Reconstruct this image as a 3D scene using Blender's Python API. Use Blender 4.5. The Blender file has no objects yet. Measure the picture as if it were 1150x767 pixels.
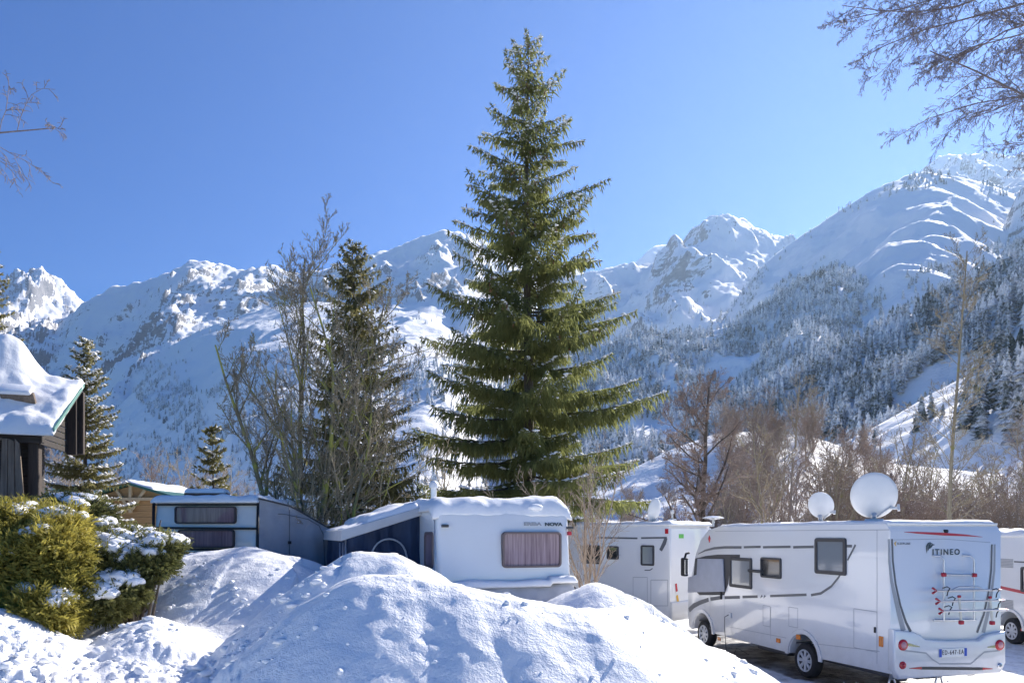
import bpy, bmesh, math, random
import numpy as np
from mathutils import Vector, Matrix
R = math.radians
rng = np.random.default_rng(7)
random.seed(7)
scene = bpy.context.scene
COL = scene.collection

# ------------------------------------------------------------------ camera
CAM_Z = 2.85; F = 800.0; CX = 575.0; HY = 600.0
cam_d = bpy.data.cameras.new('camera'); cam = bpy.data.objects.new('camera', cam_d); COL.objects.link(cam)
cam.location = (0, 0, CAM_Z); cam.rotation_euler = (R(90), 0, 0)
cam_d.sensor_width = 36; cam_d.lens = 36 * F / 1150.0
cam_d.shift_y = (HY - 383.5) / 1150.0
cam_d.clip_start = 0.1; cam_d.clip_end = 30000
scene.camera = cam

def P(px, py, Y):
    """point at depth Y seen at photo pixel px,py (used to measure the place from the photo)"""
    return Vector(((px - CX) * Y / F, Y, CAM_Z + (HY - py) * Y / F))

# ------------------------------------------------------------------ tags / objects
def tag(o, label=None, cat=None, group=None, kind=None):
    if label: o['label'] = label
    if cat: o['category'] = cat
    if group: o['group'] = group
    if kind: o['kind'] = kind
    return o

def empty(name, loc, rz=0, label=None, cat=None, group=None):
    o = bpy.data.objects.new(name, None); COL.objects.link(o)
    o.location = loc; o.rotation_euler = (0, 0, rz); o.empty_display_size = .2
    return tag(o, label, cat, group)

def link_mesh(name, me, mat, parent=None):
    if mat is not None and not len(me.materials):
        for m in (mat if isinstance(mat, (list, tuple)) else [mat]): me.materials.append(m)
    o = bpy.data.objects.new(name, me); COL.objects.link(o)
    if parent is not None: o.parent = parent
    return o

def np_mesh(name, verts, faces, mat, parent=None, smooth=False, mi=None):
    """verts (n,3), faces (m,k) arrays or a list of such arrays"""
    me = bpy.data.meshes.new(name)
    verts = np.asarray(verts, dtype=np.float32)
    fl = faces if isinstance(faces, list) else [faces]
    fl = [np.asarray(f, dtype=np.int32) for f in fl if len(f)]
    loops = np.concatenate([f.ravel() for f in fl]); tot = np.concatenate([np.full(len(f), f.shape[1], np.int32) for f in fl])
    st = np.concatenate([[0], np.cumsum(tot)[:-1]]).astype(np.int32)
    me.vertices.add(len(verts)); me.vertices.foreach_set('co', verts.ravel())
    me.loops.add(len(loops)); me.loops.foreach_set('vertex_index', loops)
    me.polygons.add(len(tot)); me.polygons.foreach_set('loop_start', st)
    try: me.polygons.foreach_set('loop_total', tot)
    except Exception: pass
    if mi is not None: me.polygons.foreach_set('material_index', np.asarray(mi, np.int32))
    me.polygons.foreach_set('use_smooth', np.full(len(tot), bool(smooth)))
    me.update(calc_edges=True); me.validate()
    return link_mesh(name, me, mat, parent)

def copy_tree(o, parent=None):
    c = o.copy(); COL.objects.link(c)
    if parent is not None: c.parent = parent
    for ch in o.children: copy_tree(ch, c)
    return c

class MB:
    """collects shapes in one bmesh and links them as ONE mesh object"""
    def __init__(s): s.bm = bmesh.new()
    def box(s, x0, x1, y0, y1, z0, z1, bev=0, seg=2, M=None):
        r = bmesh.ops.create_cube(s.bm, size=1.0)
        vs = r['verts']
        for v in vs:
            v.co = Vector((x0 + (v.co.x + .5) * (x1 - x0), y0 + (v.co.y + .5) * (y1 - y0), z0 + (v.co.z + .5) * (z1 - z0)))
        if bev > 0:
            es = list({e for v in vs for e in v.link_edges})
            rr = bmesh.ops.bevel(s.bm, geom=es, offset=bev, segments=seg, profile=.5, affect='EDGES')
            vs = [v for v in rr['verts']] if M is not None else vs
        if M is not None:
            for v in set(vs): v.co = M @ v.co
        return s
    def prism(s, pts, axis, a, b, bev=0, seg=2, M=None):
        """outline pts (2D) in the plane normal to axis ('x': (y,z), 'y': (x,z), 'z': (x,y)), from a to b along axis"""
        def mk(p, t):
            return {'x': (t, p[0], p[1]), 'y': (p[0], t, p[1]), 'z': (p[0], p[1], t)}[axis]
        A = [s.bm.verts.new(mk(p, a)) for p in pts]; B = [s.bm.verts.new(mk(p, b)) for p in pts]
        n = len(pts); fs = []
        f1 = s.bm.faces.new(A); f2 = s.bm.faces.new(B[::-1]); fs += [f1, f2]
        for i in range(n):
            fs.append(s.bm.faces.new((A[(i + 1) % n], A[i], B[i], B[(i + 1) % n])))
        bmesh.ops.recalc_face_normals(s.bm, faces=fs)
        allv = set(A + B)
        if bev > 0:
            es = list({e for f in (f1, f2) for e in f.edges})
            rr = bmesh.ops.bevel(s.bm, geom=es, offset=bev, segments=seg, profile=.5, affect='EDGES', clamp_overlap=True)
            allv = {v for v in allv if v.is_valid} | set(rr['verts'])
        if M is not None:
            for v in allv: v.co = M @ v.co
        return s
    def tube(s, pts, r, n=8, cap=True):
        pts = [Vector(p) for p in pts]; rings = []
        rr = r if isinstance(r, (list, tuple)) else [r] * len(pts)
        up = None
        for i, p in enumerate(pts):
            d = (pts[min(i + 1, len(pts) - 1)] - pts[max(i - 1, 0)])
            if d.length < 1e-9: d = Vector((0, 0, 1))
            d.normalize()
            if up is None: up = d.orthogonal().normalized()
            up = (up - d * up.dot(d))
            if up.length < 1e-6: up = d.orthogonal()
            up.normalize(); sd = d.cross(up)
            rings.append([s.bm.verts.new(p + (up * math.cos(2 * math.pi * k / n) + sd * math.sin(2 * math.pi * k / n)) * rr[i]) for k in range(n)])
        for a, b in zip(rings, rings[1:]):
            for k in range(n):
                f = s.bm.faces.new((a[k], a[(k + 1) % n], b[(k + 1) % n], b[k])); f.smooth = True
        if cap:
            s.bm.faces.new(rings[0][::-1]); s.bm.faces.new(rings[-1])
        return s
    def lathe(s, prof, n=32, M=None, cap=False):
        """prof: list of (radius, axial); axis z"""
        rings = []
        for r, z in prof:
            rings.append([s.bm.verts.new((r * math.cos(2 * math.pi * k / n), r * math.sin(2 * math.pi * k / n), z)) for k in range(n)])
        for a, b in zip(rings, rings[1:]):
            for k in range(n):
                f = s.bm.faces.new((a[k], a[(k + 1) % n], b[(k + 1) % n], b[k])); f.smooth = True
        if cap:
            s.bm.faces.new(rings[0][::-1]); s.bm.faces.new(rings[-1])
        if M is not None:
            for rg in rings:
                for v in rg: v.co = M @ v.co
        return s
    def poly(s, pts):
        s.bm.faces.new([s.bm.verts.new(p) for p in pts]); return s
    def ribbon(s, pts, w, plane, off, th=.004):
        """flat stripe along 2D pts (width w or list) on a plane: 'x' plane coords (y,z) at x=off; 'y' plane coords (x,z) at y=off"""
        n = len(pts); ww = w if isinstance(w, (list, tuple)) else [w] * n
        L, Rr = [], []
        for i in range(n):
            a = Vector(pts[max(i - 1, 0)]); b = Vector(pts[min(i + 1, n - 1)])
            d = (b - a).normalized(); nn = Vector((-d.y, d.x))
            p = Vector(pts[i]); L.append(p + nn * ww[i] / 2); Rr.append(p - nn * ww[i] / 2)
        outline = L + Rr[::-1]
        def mk(q, t): return (t, q.x, q.y) if plane == 'x' else (q.x, t, q.y)
        for i in range(n - 1):
            q = [L[i], L[i + 1], Rr[i + 1], Rr[i]]
            s.bm.faces.new([s.bm.verts.new(mk(v, off)) for v in q])
        return s
    def build(s, name, mat, parent=None, smooth=None, weld=False):
        if weld: bmesh.ops.remove_doubles(s.bm, verts=s.bm.verts, dist=1e-5)
        me = bpy.data.meshes.new(name)
        if smooth is not None:
            for f in s.bm.faces: f.smooth = True
        s.bm.to_mesh(me); s.bm.free()
        if smooth is not None:
            try: me.set_sharp_from_angle(angle=R(smooth))
            except Exception: pass
        return link_mesh(name, me, mat, parent)

def text_obj(name, body, size, mat, parent, loc, rot, ext=.002, sx=1.0, shear=0, bold=0.0, spacing=1.0):
    cu = bpy.data.curves.new(name, 'FONT'); cu.body = body; cu.size = size; cu.extrude = ext; cu.shear = shear
    cu.offset = bold; cu.space_character = spacing; cu.resolution_u = 3
    t = bpy.data.objects.new(name, cu); COL.objects.link(t)
    dg = bpy.context.evaluated_depsgraph_get()
    me = bpy.data.meshes.new_from_object(t.evaluated_get(dg))
    bpy.data.objects.remove(t); bpy.data.curves.remove(cu)
    me.transform(Matrix.Diagonal((sx, 1, 1, 1)))
    me.materials.clear()
    o = link_mesh(name, me, mat, parent); o.location = loc; o.rotation_euler = rot
    return o

# ------------------------------------------------------------------ noise (numpy)
_GT = np.random.default_rng(99).random(4096) * 2 * np.pi
_GC = np.cos(_GT).astype(np.float32); _GS = np.sin(_GT).astype(np.float32)
def gnoise(x, y, seed=0):
    x = np.asarray(x, dtype=np.float64); y = np.asarray(y, dtype=np.float64)
    fx0 = np.floor(x); fy0 = np.floor(y)
    ix = fx0.astype(np.int32); iy = fy0.astype(np.int32)
    fx = (x - fx0).astype(np.float32); fy = (y - fy0).astype(np.float32)
    u = fx * fx * fx * (fx * (fx * 6 - 15) + 10); v = fy * fy * fy * (fy * (fy * 6 - 15) + 10)
    hx0 = ix * 73856093; hx1 = hx0 + 73856093; hy0 = iy * 19349663 + ((seed * 83492791) & 0x3fffffff); hy1 = hy0 + 19349663
    def g(hx, hy, dx, dy):
        h = hx ^ hy; h = (h ^ (h >> 11)) & 4095
        return _GC[h] * (fx - dx) + _GS[h] * (fy - dy)
    with np.errstate(all='ignore'):
        a = g(hx0, hy0, 0, 0); b = g(hx1, hy0, 1, 0); c = g(hx0, hy1, 0, 1); d = g(hx1, hy1, 1, 1)
    return ((a * (1 - u) + b * u) * (1 - v) + (c * (1 - u) + d * u) * v) * 1.5
def fbm(x, y, oct=4, seed=0, gain=.5, lac=2.03):
    s = 0; a = 1; 
    for o in range(oct):
        s = s + a * gnoise(x, y, seed + o * 17); a *= gain; x = x * lac + 3.1; y = y * lac - 1.7
    return s
def ridged(x, y, oct=4, seed=0, gain=.5, lac=2.03):
    s = 0; a = 1; w = 1
    for o in range(oct):
        n = 1 - np.abs(gnoise(x, y, seed + o * 17)) * 1.6
        n = np.clip(n, 0, 1) ** 2 * w; s = s + a * n; w = np.clip(n * 1.6, 0, 1); a *= gain; x = x * lac + 3.1; y = y * lac - 1.7
    return s
def sstep(x):
    x = np.clip(x, 0, 1); return x * x * (3 - 2 * x)
def smax(a, b, k):
    h = np.clip(.5 + .5 * (a - b) / k, 0, 1)
    return b * (1 - h) + a * h + k * h * (1 - h)

# ------------------------------------------------------------------ materials
def new_mat(name):
    m = bpy.data.materials.new(name); m.use_nodes = True
    nt = m.node_tree; b = nt.nodes.get('Principled BSDF')
    return m, nt, b
def N(nt, t, **kw):
    n = nt.nodes.new(t)
    for k, v in kw.items():
        if k.startswith('i_'):
            n.inputs[k[2:].replace('_', ' ')].default_value = v
        else: setattr(n, k, v)
    return n
def noise_node(nt, scale, detail=4, rough=.55, coord='Object', vec=None):
    n = N(nt, 'ShaderNodeTexNoise'); n.inputs['Scale'].default_value = scale; n.inputs['Detail'].default_value = detail; n.inputs['Roughness'].default_value = rough
    if vec is None:
        tc = N(nt, 'ShaderNodeTexCoord'); vec = tc.outputs[coord]
    nt.links.new(vec, n.inputs['Vector']); return n
def ramp(nt, fac, stops):
    r = N(nt, 'ShaderNodeValToRGB'); nt.links.new(fac, r.inputs['Fac'])
    els = r.color_ramp.elements
    while len(els) < len(stops): els.new(.5)
    for e, (p, c) in zip(els, stops):
        e.position = p; e.color = (c[0], c[1], c[2], 1) if not isinstance(c, (int, float)) else (c, c, c, 1)
    return r
def bump(nt, b, h, strength, dist):
    bp = N(nt, 'ShaderNodeBump'); bp.inputs['Strength'].default_value = strength; bp.inputs['Distance'].default_value = dist
    nt.links.new(h, bp.inputs['Height']); nt.links.new(bp.outputs['Normal'], b.inputs['Normal']); return bp
def simple(name, col, rough=.5, metal=0, coat=0, var=.0, vscale=3, bumps=None, spec=None):
    m, nt, b = new_mat(name)
    b.inputs['Base Color'].default_value = (*col, 1); b.inputs['Roughness'].default_value = rough; b.inputs['Metallic'].default_value = metal
    b.inputs['Coat Weight'].default_value = coat
    if coat: b.inputs['Coat Roughness'].default_value = .08
    if spec is not None: b.inputs['Specular IOR Level'].default_value = spec
    if var > 0:
        n = noise_node(nt, vscale, 5)
        r = ramp(nt, n.outputs['Fac'], [(.3, tuple(c * (1 - var) for c in col)), (.7, tuple(min(1, c * (1 + var)) for c in col))])
        nt.links.new(r.outputs['Color'], b.inputs['Base Color'])
    if bumps:
        n2 = noise_node(nt, bumps[0], 4); bump(nt, b, n2.outputs['Fac'], bumps[1], bumps[2])
    return m

def snow_mat(name, tint=(.89, .89, .895), bscale=9, bdist=.03, fine=60):
    m, nt, b = new_mat(name)
    n = noise_node(nt, .7, 4)
    r = ramp(nt, n.outputs['Fac'], [(.3, tuple(c * .97 for c in tint)), (.7, tint)])
    nt.links.new(r.outputs['Color'], b.inputs['Base Color'])
    b.inputs['Roughness'].default_value = .65; b.inputs['Specular IOR Level'].default_value = .3
    a = noise_node(nt, bscale, 6, .6); c = noise_node(nt, fine, 3, .6)
    mx = N(nt, 'ShaderNodeMath', operation='MULTIPLY_ADD'); nt.links.new(c.outputs['Fac'], mx.inputs[0]); mx.inputs[1].default_value = .25
    nt.links.new(a.outputs['Fac'], mx.inputs[2])
    bump(nt, b, mx.outputs[0], .55, bdist)
    return m
M_SNOW = snow_mat('snow')
M_SNOWCAP = snow_mat('snow_cap', bscale=14, bdist=.015)
# ------------------------------------------------------------------ world, sun
SUN_AZ = R(37.5); SUN_EL = R(33.2)      # azimuth clockwise from +Y
w = bpy.data.worlds.new('World'); scene.world = w; w.use_nodes = True
nt = w.node_tree; bg = nt.nodes['Background']
sky = nt.nodes.new('ShaderNodeTexSky'); sky.sky_type = 'NISHITA'; sky.sun_disc = False
sky.sun_elevation = SUN_EL; sky.sun_rotation = SUN_AZ
sky.altitude = SKY_ALT = 2200; sky.air_density = 1.0; sky.dust_density = .45; sky.ozone_density = 3.0
hs = nt.nodes.new('ShaderNodeHueSaturation'); hs.inputs['Saturation'].default_value = 2.5; hs.inputs['Hue'].default_value = .516
nt.links.new(sky.outputs['Color'], hs.inputs['Color']); nt.links.new(hs.outputs['Color'], bg.inputs['Color']); bg.inputs['Strength'].default_value = .061
sd = bpy.data.lights.new('sun', 'SUN'); sd.energy = 4.4; sd.angle = R(.53); sd.color = (1, .94, .86)
so = bpy.data.objects.new('sun', sd); COL.objects.link(so)
sdir = Vector((math.sin(SUN_AZ) * math.cos(SUN_EL), math.cos(SUN_AZ) * math.cos(SUN_EL), math.sin(SUN_EL)))
so.rotation_euler = sdir.to_track_quat('Z', 'Y').to_euler(); so.location = sdir * 50
scene.view_settings.view_transform = 'Standard'; scene.view_settings.look = 'None'
scene.view_settings.gamma = 1; scene.view_settings.exposure = EXPO = 1.3

# ------------------------------------------------------------------ near ground heights
def seg_dist(X, Y, pts):
    best = np.full(X.shape, 1e9); zt = np.zeros(X.shape)
    for (x0, y0, z0), (x1, y1, z1) in zip(pts, pts[1:]):
        dx, dy = x1 - x0, y1 - y0; L2 = dx * dx + dy * dy
        t = np.clip(((X - x0) * dx + (Y - y0) * dy) / L2, 0, 1)
        d = np.hypot(X - x0 - t * dx, Y - y0 - t * dy); z = z0 + t * (z1 - z0)
        m = (d * .8 - z) < best      # favour the piece that stands highest here
        best = np.where(m, d * .8 - z, best); zt = np.where(m, z, zt)
        if 'D' in dir(): pass
        if (x0, y0) == pts[0][:2]: D = d.copy()
        else: D = np.where(m, d, D)
    return D, zt
PILES = [
  # main pile in front
  ([(-2.75, 8.1, 1.1), (-2.35, 7.85, 1.6), (-2.02, 7.7, 2.02), (-1.78, 7.6, 2.28), (-1.5, 7.5, 2.43), (-1.15, 7.5, 2.42), (-.6, 7.5, 2.33), (0, 7.5, 2.19), (.7, 7.6, 2.05), (1.3, 8.3, 2.0), (2.05, 9.0, 1.62), (3.0, 9.5, 1.15), (3.8, 10.0, .70), (4.8, 10.8, .15)], .98, .42),
  # pile before the awning
  ([(-3.2, 9.2, 1.2), (-2.85, 9.3, 1.6), (-2.6, 9.5, 2.1), (-2.4, 9.8, 2.42), (-2.15, 10, 2.6), (-1.7, 10, 2.58), (-1.4, 10.1, 2.42), (-1.15, 10.2, 2.15)], .9, .35),
  # pile right of the caravan
  ([(1.1, 11.0, 2.0), (1.3, 10.9, 2.10), (1.55, 10.8, 1.98), (2.0, 10.6, 1.66), (2.9, 10.6, 1.18), (3.7, 10.7, .72), (4.7, 11.2, .1)], .75, .4),
  # mound before the old caravan
  ([(-7.2, 12.6, 1.7), (-6.2, 12.7, 2.25), (-5.4, 12.7, 2.55), (-4.7, 12.6, 2.62), (-4.0, 12.3, 2.48), (-3.3, 12.0, 2.15), (-2.9, 11.6, 1.9)], .72, .9),
  # left lumps round the bush
  ([(-7.6, 8.7, 2.1), (-6.5, 8.65, 2.0), (-6.0, 8.6, 1.6), (-5.6, 8.8, 1.25)], .7, .3),
  ([(-5.2, 9.9, 1.6), (-4.95, 9.75, 1.7), (-4.75, 9.7, 1.5)], .6, .3),
]
def near_h(X, Y):
    p = np.maximum(sstep((X - 1.9) / 2.9), sstep((Y - 17.3) / 1.8) * sstep((X + 5.0) / 2.0))
    z = 1.1 * (1 - p)
    z = z + .25 * sstep((Y - 14) / 12) * sstep((-X - 4) / 4)
    z = z + .05 * fbm(X * .35, Y * .35, 3, 5) * (1 - .8 * p)
    for pts, sl, c in PILES:
        # domain warp makes the outline uneven
        wx = X + .04 * fbm(X * 1.1, Y * 1.1, 3, 61); wy = Y + .04 * fbm(X * 1.1 + 9, Y * 1.1, 3, 62)
        D, zt = seg_dist(wx, wy, pts)
        zz = zt - sl * (np.sqrt(D * D + c * c) - c)
        z = smax(z, zz, .18)
    camp = 1 - p
    pile = sstep((z - (1.15 * (1 - p) + .02)) / .6)
    z = z + pile * (.005 * fbm(X * 1.0, Y * 1.0, 2, 11) + .008 * fbm(X * 2.6, Y * 6.5, 5, 13) + .012 * ridged(X * 1.6, Y * 4.2, 3, 15))
    # churned snow, lower left
    ch = sstep((-X - 1.6) / 1.2) * sstep((10.1 - Y) / 1.6) * (1 - sstep((z - 1.45) / .4)) 
    ch = ch * (.35 + .65 * sstep((fbm(X * .5, Y * .8, 2, 90) + .5)))
    lump = np.clip(fbm(X * 3.6, Y * 5.2, 4, 21) + .25, 0, 1.2)
    z = z + ch * (.115 * lump + .03 * fbm(X * 9, Y * 9, 3, 23) - .03)
    z = z + ch * .05 * np.sin(Y * 9 + 1.5 * fbm(X * .6, Y * .6, 2, 33))
    # footprints over the right flank of the pile
    for fx, fy in FOOT:
        d = np.hypot((X - fx) / .13, (Y - fy) / .17); z = z - .10 * np.exp(-d ** 4) + .03 * np.exp(-((d - 1.5) / .5) ** 2)
    # parking: packed snow with wheel ruts
    z = z + p * (.018 * fbm(X * 2.5, Y * 2.5, 4, 41))
    return z
FOOT = [(1.75, 8.95), (2.15, 9.2), (2.5, 9.5)]

# ------------------------------------------------------------------ hills: crests measured from the photo, each at its own distance
# (px, py) crest, depth, slope towards the camera, gully noise
RIDGES = [
 ('far_left', [(-400, 330), (-100, 335), (0, 318), (18, 306), (45, 306), (60, 316), (75, 318), (88, 324), (97, 338), (125, 380), (200, 450), (400, 520)], 5600, .6, 120),
 ('left_main', [(-400, 560), (0, 450), (40, 398), (60, 372), (95, 338), (130, 322), (165, 312), (200, 300), (213, 291), (232, 292), (248, 299), (275, 301), (300, 297), (330, 305), (370, 300), (410, 288), (440, 277), (470, 265), (500, 257), (530, 262), (570, 280), (620, 296), (680, 312), (740, 335), (850, 380), (1000, 420), (1500, 520)], 4300, .57, 60),
 ('left_shoulder', [(-400, 600), (20, 560), (80, 470), (110, 425), (140, 402), (180, 393), (220, 376), (260, 358), (300, 345), (350, 338), (420, 345), (470, 330), (520, 350), (580, 380), (660, 410), (800, 460), (1500, 560)], 2900, .40, 16),
 ('flat_summit', [(300, 680), (560, 400), (640, 330), (690, 305), (718, 292), (730, 277), (750, 274), (790, 273), (840, 275), (900, 290), (1500, 420)], 6200, .6, 50),
 ('peak', [(100, 680), (300, 560), (560, 380), (600, 335), (650, 306), (700, 296), (725, 292), (745, 291), (765, 276), (778, 257), (795, 243), (815, 237), (832, 243), (850, 256), (885, 266), (930, 290), (1000, 330), (1500, 480)], 3700, .60, 62),
 ('right_far', [(600, 680), (900, 400), (1000, 250), (1020, 215), (1035, 190), (1048, 178), (1062, 172), (1100, 173), (1150, 179), (1250, 190), (1600, 220)], 4600, .6, 70),
 ('right_slope', [(700, 680), (900, 480), (1000, 330), (1080, 260), (1110, 225), (1150, 187), (1200, 160), (1600, 60)], 2700, .62, 50),
 ('right_main', [(400, 680), (600, 560), (700, 500), (790, 405), (806, 368), (822, 343), (850, 302), (880, 280), (905, 262), (930, 244), (960, 225), (990, 208), (1020, 197), (1045, 193), (1080, 198), (1110, 206), (1150, 222), (1250, 250), (1600, 330)], 2100, .64, 17),
 ('forest_hill', [(100, 680), (500, 470), (600, 410), (660, 388), (720, 372), (760, 376), (800, 372), (850, 350), (890, 322), (920, 306), (950, 304), (985, 318), (1020, 345), (1060, 330), (1150, 272), (1250, 225), (1600, 90)], 1350, .55, 22),
 ('dark_forest', [(350, 690), (500, 600), (740, 520), (800, 468), (840, 445), (900, 415), (950, 390), (1000, 364), (1050, 338), (1100, 312), (1150, 292), (1250, 250), (1600, 120)], 640, .56, 7),
 ('near_right', [(300, 680), (600, 600), (800, 575), (860, 535), (920, 505), (980, 480), (1030, 452), (1080, 425), (1110, 410), (1150, 392), (1250, 360), (1600, 260)], 300, .40, 3),
 ('snow_bank', [(150, 680), (380, 605), (600, 578), (650, 556), (700, 530), (750, 505), (800, 488), (860, 484), (920, 492), (1000, 520), (1200, 540), (1600, 540)], 150, .36, 1.5),
]
def far_h(X, Y):
    k = X / Y; px = CX + k * F
    wx = X + 90 * fbm(X / 800, Y / 800, 3, 201); wy = Y + 90 * fbm(X / 800, Y / 800, 3, 202)
    z = np.full(X.shape, .2)
    z = z + 1.0 * sstep((-X - 5) / 10)
    idx = np.full(X.shape, -1)
    for i, (nm, pr, D, sl, amp) in enumerate(RIDGES):
        pr = np.array(pr, float)
        fx = np.linspace(-500, 1700, 2201); fy = np.interp(fx, pr[:, 0], pr[:, 1])
        def blur(a, w):
            kx = np.arange(-3 * w, 3 * w + 1); kr = np.exp(-(kx / w) ** 2); kr /= kr.sum()
            return np.convolve(np.pad(a, 3 * w, mode='edge'), kr, 'valid')
        c1 = blur(fy, 5); c2 = blur(fy, 45)
        away = np.clip(np.abs(D - Y) / (D * .14), 0, 1)
        pxw = px + away * (38 * fbm(X / (D * .16), Y / (D * .16), 3, 500 + i))
        py = np.interp(pxw, fx, c1) * (1 - away) + np.interp(pxw, fx, c2) * away
        crest = CAM_Z + (HY - py) * D / F
        s = D / 4000
        gx, gy = wx / (330 * s ** .5), wy / (900 * s ** .5)
        g = ridged(gx, gy, 6 if i in (0, 1, 4, 5) else 5, 300 + i * 7, gain=.56 if i in (0, 1, 4, 5) else .42)
        dd = D - Y
        front = crest - sl * dd - .0
        back = crest + 1.1 * dd
        near_c = np.exp(-(dd / (D * .06)) ** 2)
        zz = np.where(dd >= 0, front, back)
        jag = .35 if nm not in ('far_left',) else 1.0
        zz = zz + amp * (g - .95) * (1 - (1 - jag * .5) * near_c) * np.clip(crest / (1 + crest), 0, 1)
        zz = zz + amp * .25 * fbm(wx / (60 * s ** .5 + 5), wy / (60 * s ** .5 + 5), 3, 400 + i)
        kk = 2 + amp * .15
        z2 = smax(zz, z, kk)
        idx = np.where(zz > z, i, idx)
        z = z2
    return z, idx
def height(X, Y):
    X = np.asarray(X, float); Y = np.asarray(Y, float)
    n = near_h(X, Y)
    f, idx = far_h(X, np.maximum(Y, 1))
    t = sstep((Y - 30) / 40)
    bank = np.maximum(f, 0)
    return n * (1 - t) + f * t, np.where(Y < 40, -1, idx)

KW = 1.15
def grid_sheet(name, ys, nk, mat):
    ks = np.linspace(-KW, KW, nk)
    K, YY = np.meshgrid(ks, ys)
    X = K * YY
    Z, idx = height(X, YY)
    V = np.stack([X, YY, Z], -1).reshape(-1, 3)
    nr = len(ys); a = np.arange(nr * nk).reshape(nr, nk)
    Fq = np.stack([a[:-1, :-1], a[:-1, 1:], a[1:, 1:], a[1:, :-1]], -1).reshape(-1, 4)
    o = np_mesh(name, V, Fq, mat, smooth=True)
    return o, X, YY, Z, idx

# ground material : snow, wet asphalt where the attribute says so
def ground_mat():
    m, nt, b = new_mat('ground_snow')
    at = N(nt, 'ShaderNodeAttribute'); at.attribute_name = 'asphalt'
    ns = noise_node(nt, 1.1, 6, .6)
    add = N(nt, 'ShaderNodeMath', operation='MULTIPLY_ADD'); nt.links.new(ns.outputs['Fac'], add.inputs[0]); add.inputs[1].default_value = .5; nt.links.new(at.outputs['Fac'], add.inputs[2])
    mask = ramp(nt, add.outputs[0], [(.66, 0.0), (.78, 1.0)])
    n1 = noise_node(nt, .8, 4); snowc = ramp(nt, n1.outputs['Fac'], [(.3, (.86, .86, .865)), (.7, (.90, .90, .90))])
    n2 = noise_node(nt, 6, 6, .7); asp = ramp(nt, n2.outputs['Fac'], [(.3, (.018, .017, .017)), (.62, (.055, .05, .047)), (.8, (.11, .10, .09))])
    mx = N(nt, 'ShaderNodeMix', data_type='RGBA'); nt.links.new(mask.outputs['Color'], mx.inputs[0]); nt.links.new(snowc.outputs['Color'], mx.inputs[6]); nt.links.new(asp.outputs['Color'], mx.inputs[7])
    # trodden, slightly dirty snow on the drive
    at2 = N(nt, 'ShaderNodeAttribute'); at2.attribute_name = 'dirt'
    dn = noise_node(nt, 2.6, 6, .65); dr = ramp(nt, dn.outputs['Fac'], [(.46, 0.0), (.66, 1.0)])
    dm = N(nt, 'ShaderNodeMath', operation='MULTIPLY'); nt.links.new(dr.outputs['Color'], dm.inputs[0]); nt.links.new(at2.outputs['Fac'], dm.inputs[1])
    mx2 = N(nt, 'ShaderNodeMix', data_type='RGBA'); nt.links.new(dm.outputs[0], mx2.inputs[0]); nt.links.new(mx.outputs[2], mx2.inputs[6]); mx2.inputs[7].default_value = (.42, .40, .38, 1)
    nt.links.new(mx2.outputs[2], b.inputs['Base Color'])
    rr = N(nt, 'ShaderNodeMapRange'); nt.links.new(mask.outputs['Color'], rr.inputs[0]); rr.inputs[3].default_value = .62; rr.inputs[4].default_value = .35
    nt.links.new(rr.outputs[0], b.inputs['Roughness']); b.inputs['Specular IOR Level'].default_value = .3
    a = noise_node(nt, 7, 7, .62); c = noise_node(nt, 45, 3, .6)
    mm = N(nt, 'ShaderNodeMath', operation='MULTIPLY_ADD'); nt.links.new(c.outputs['Fac'], mm.inputs[0]); mm.inputs[1].default_value = .3; nt.links.new(a.outputs['Fac'], mm.inputs[2])
    bump(nt, b, mm.outputs[0], .7, .045)
    return m
ys1 = np.exp(np.linspace(np.log(3.0), np.log(70.0), 620))
gr, GX, GY, GZ, _ = grid_sheet('snow_ground', ys1, 1000, ground_mat())
tag(gr, kind='structure')
MH_O = (6.375, 12.0); MH_A = math.atan2(.251, .968)
def mh_local(X, Y):
    dx, dy = X - MH_O[0], Y - MH_O[1]; c, s = math.cos(MH_A), math.sin(MH_A)
    return dx * c + dy * s, -dx * s + dy * c
lx, ly = mh_local(GX, GY)
asp = sstep((lx + .55) / .5) * sstep((3.0 - lx) / .6) * sstep((ly + .05) / .5) * sstep((9.5 - ly) / 1.5)
dirt = sstep((GX - 3.0) / 2.5) * .8
for nm, arr in (('asphalt', asp * .55), ('dirt', dirt)):
    at = gr.data.attributes.new(nm, 'FLOAT', 'POINT'); at.data.foreach_set('value', arr.ravel().astype(np.float32))
# snow behind the camera
Xb, Yb = np.meshgrid(np.linspace(-90, 90, 60), np.concatenate([np.linspace(-90, 2.9, 40), [3.0]]))
Zb = np.where(Yb > 2.95, near_h(Xb, Yb) - .02, 1.1 + .2 * fbm(Xb * .1, Yb * .1, 3, 4))
Zb[-1] = near_h(Xb[-1], Yb[-1]) - .02
a = np.arange(Xb.size).reshape(Xb.shape)
bk = np_mesh('snow_field', np.stack([Xb, Yb, Zb], -1).reshape(-1, 3), np.stack([a[:-1, :-1], a[:-1, 1:], a[1:, 1:], a[1:, :-1]], -1).reshape(-1, 4), M_SNOW, smooth=True)
tag(bk, kind='structure')

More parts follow.
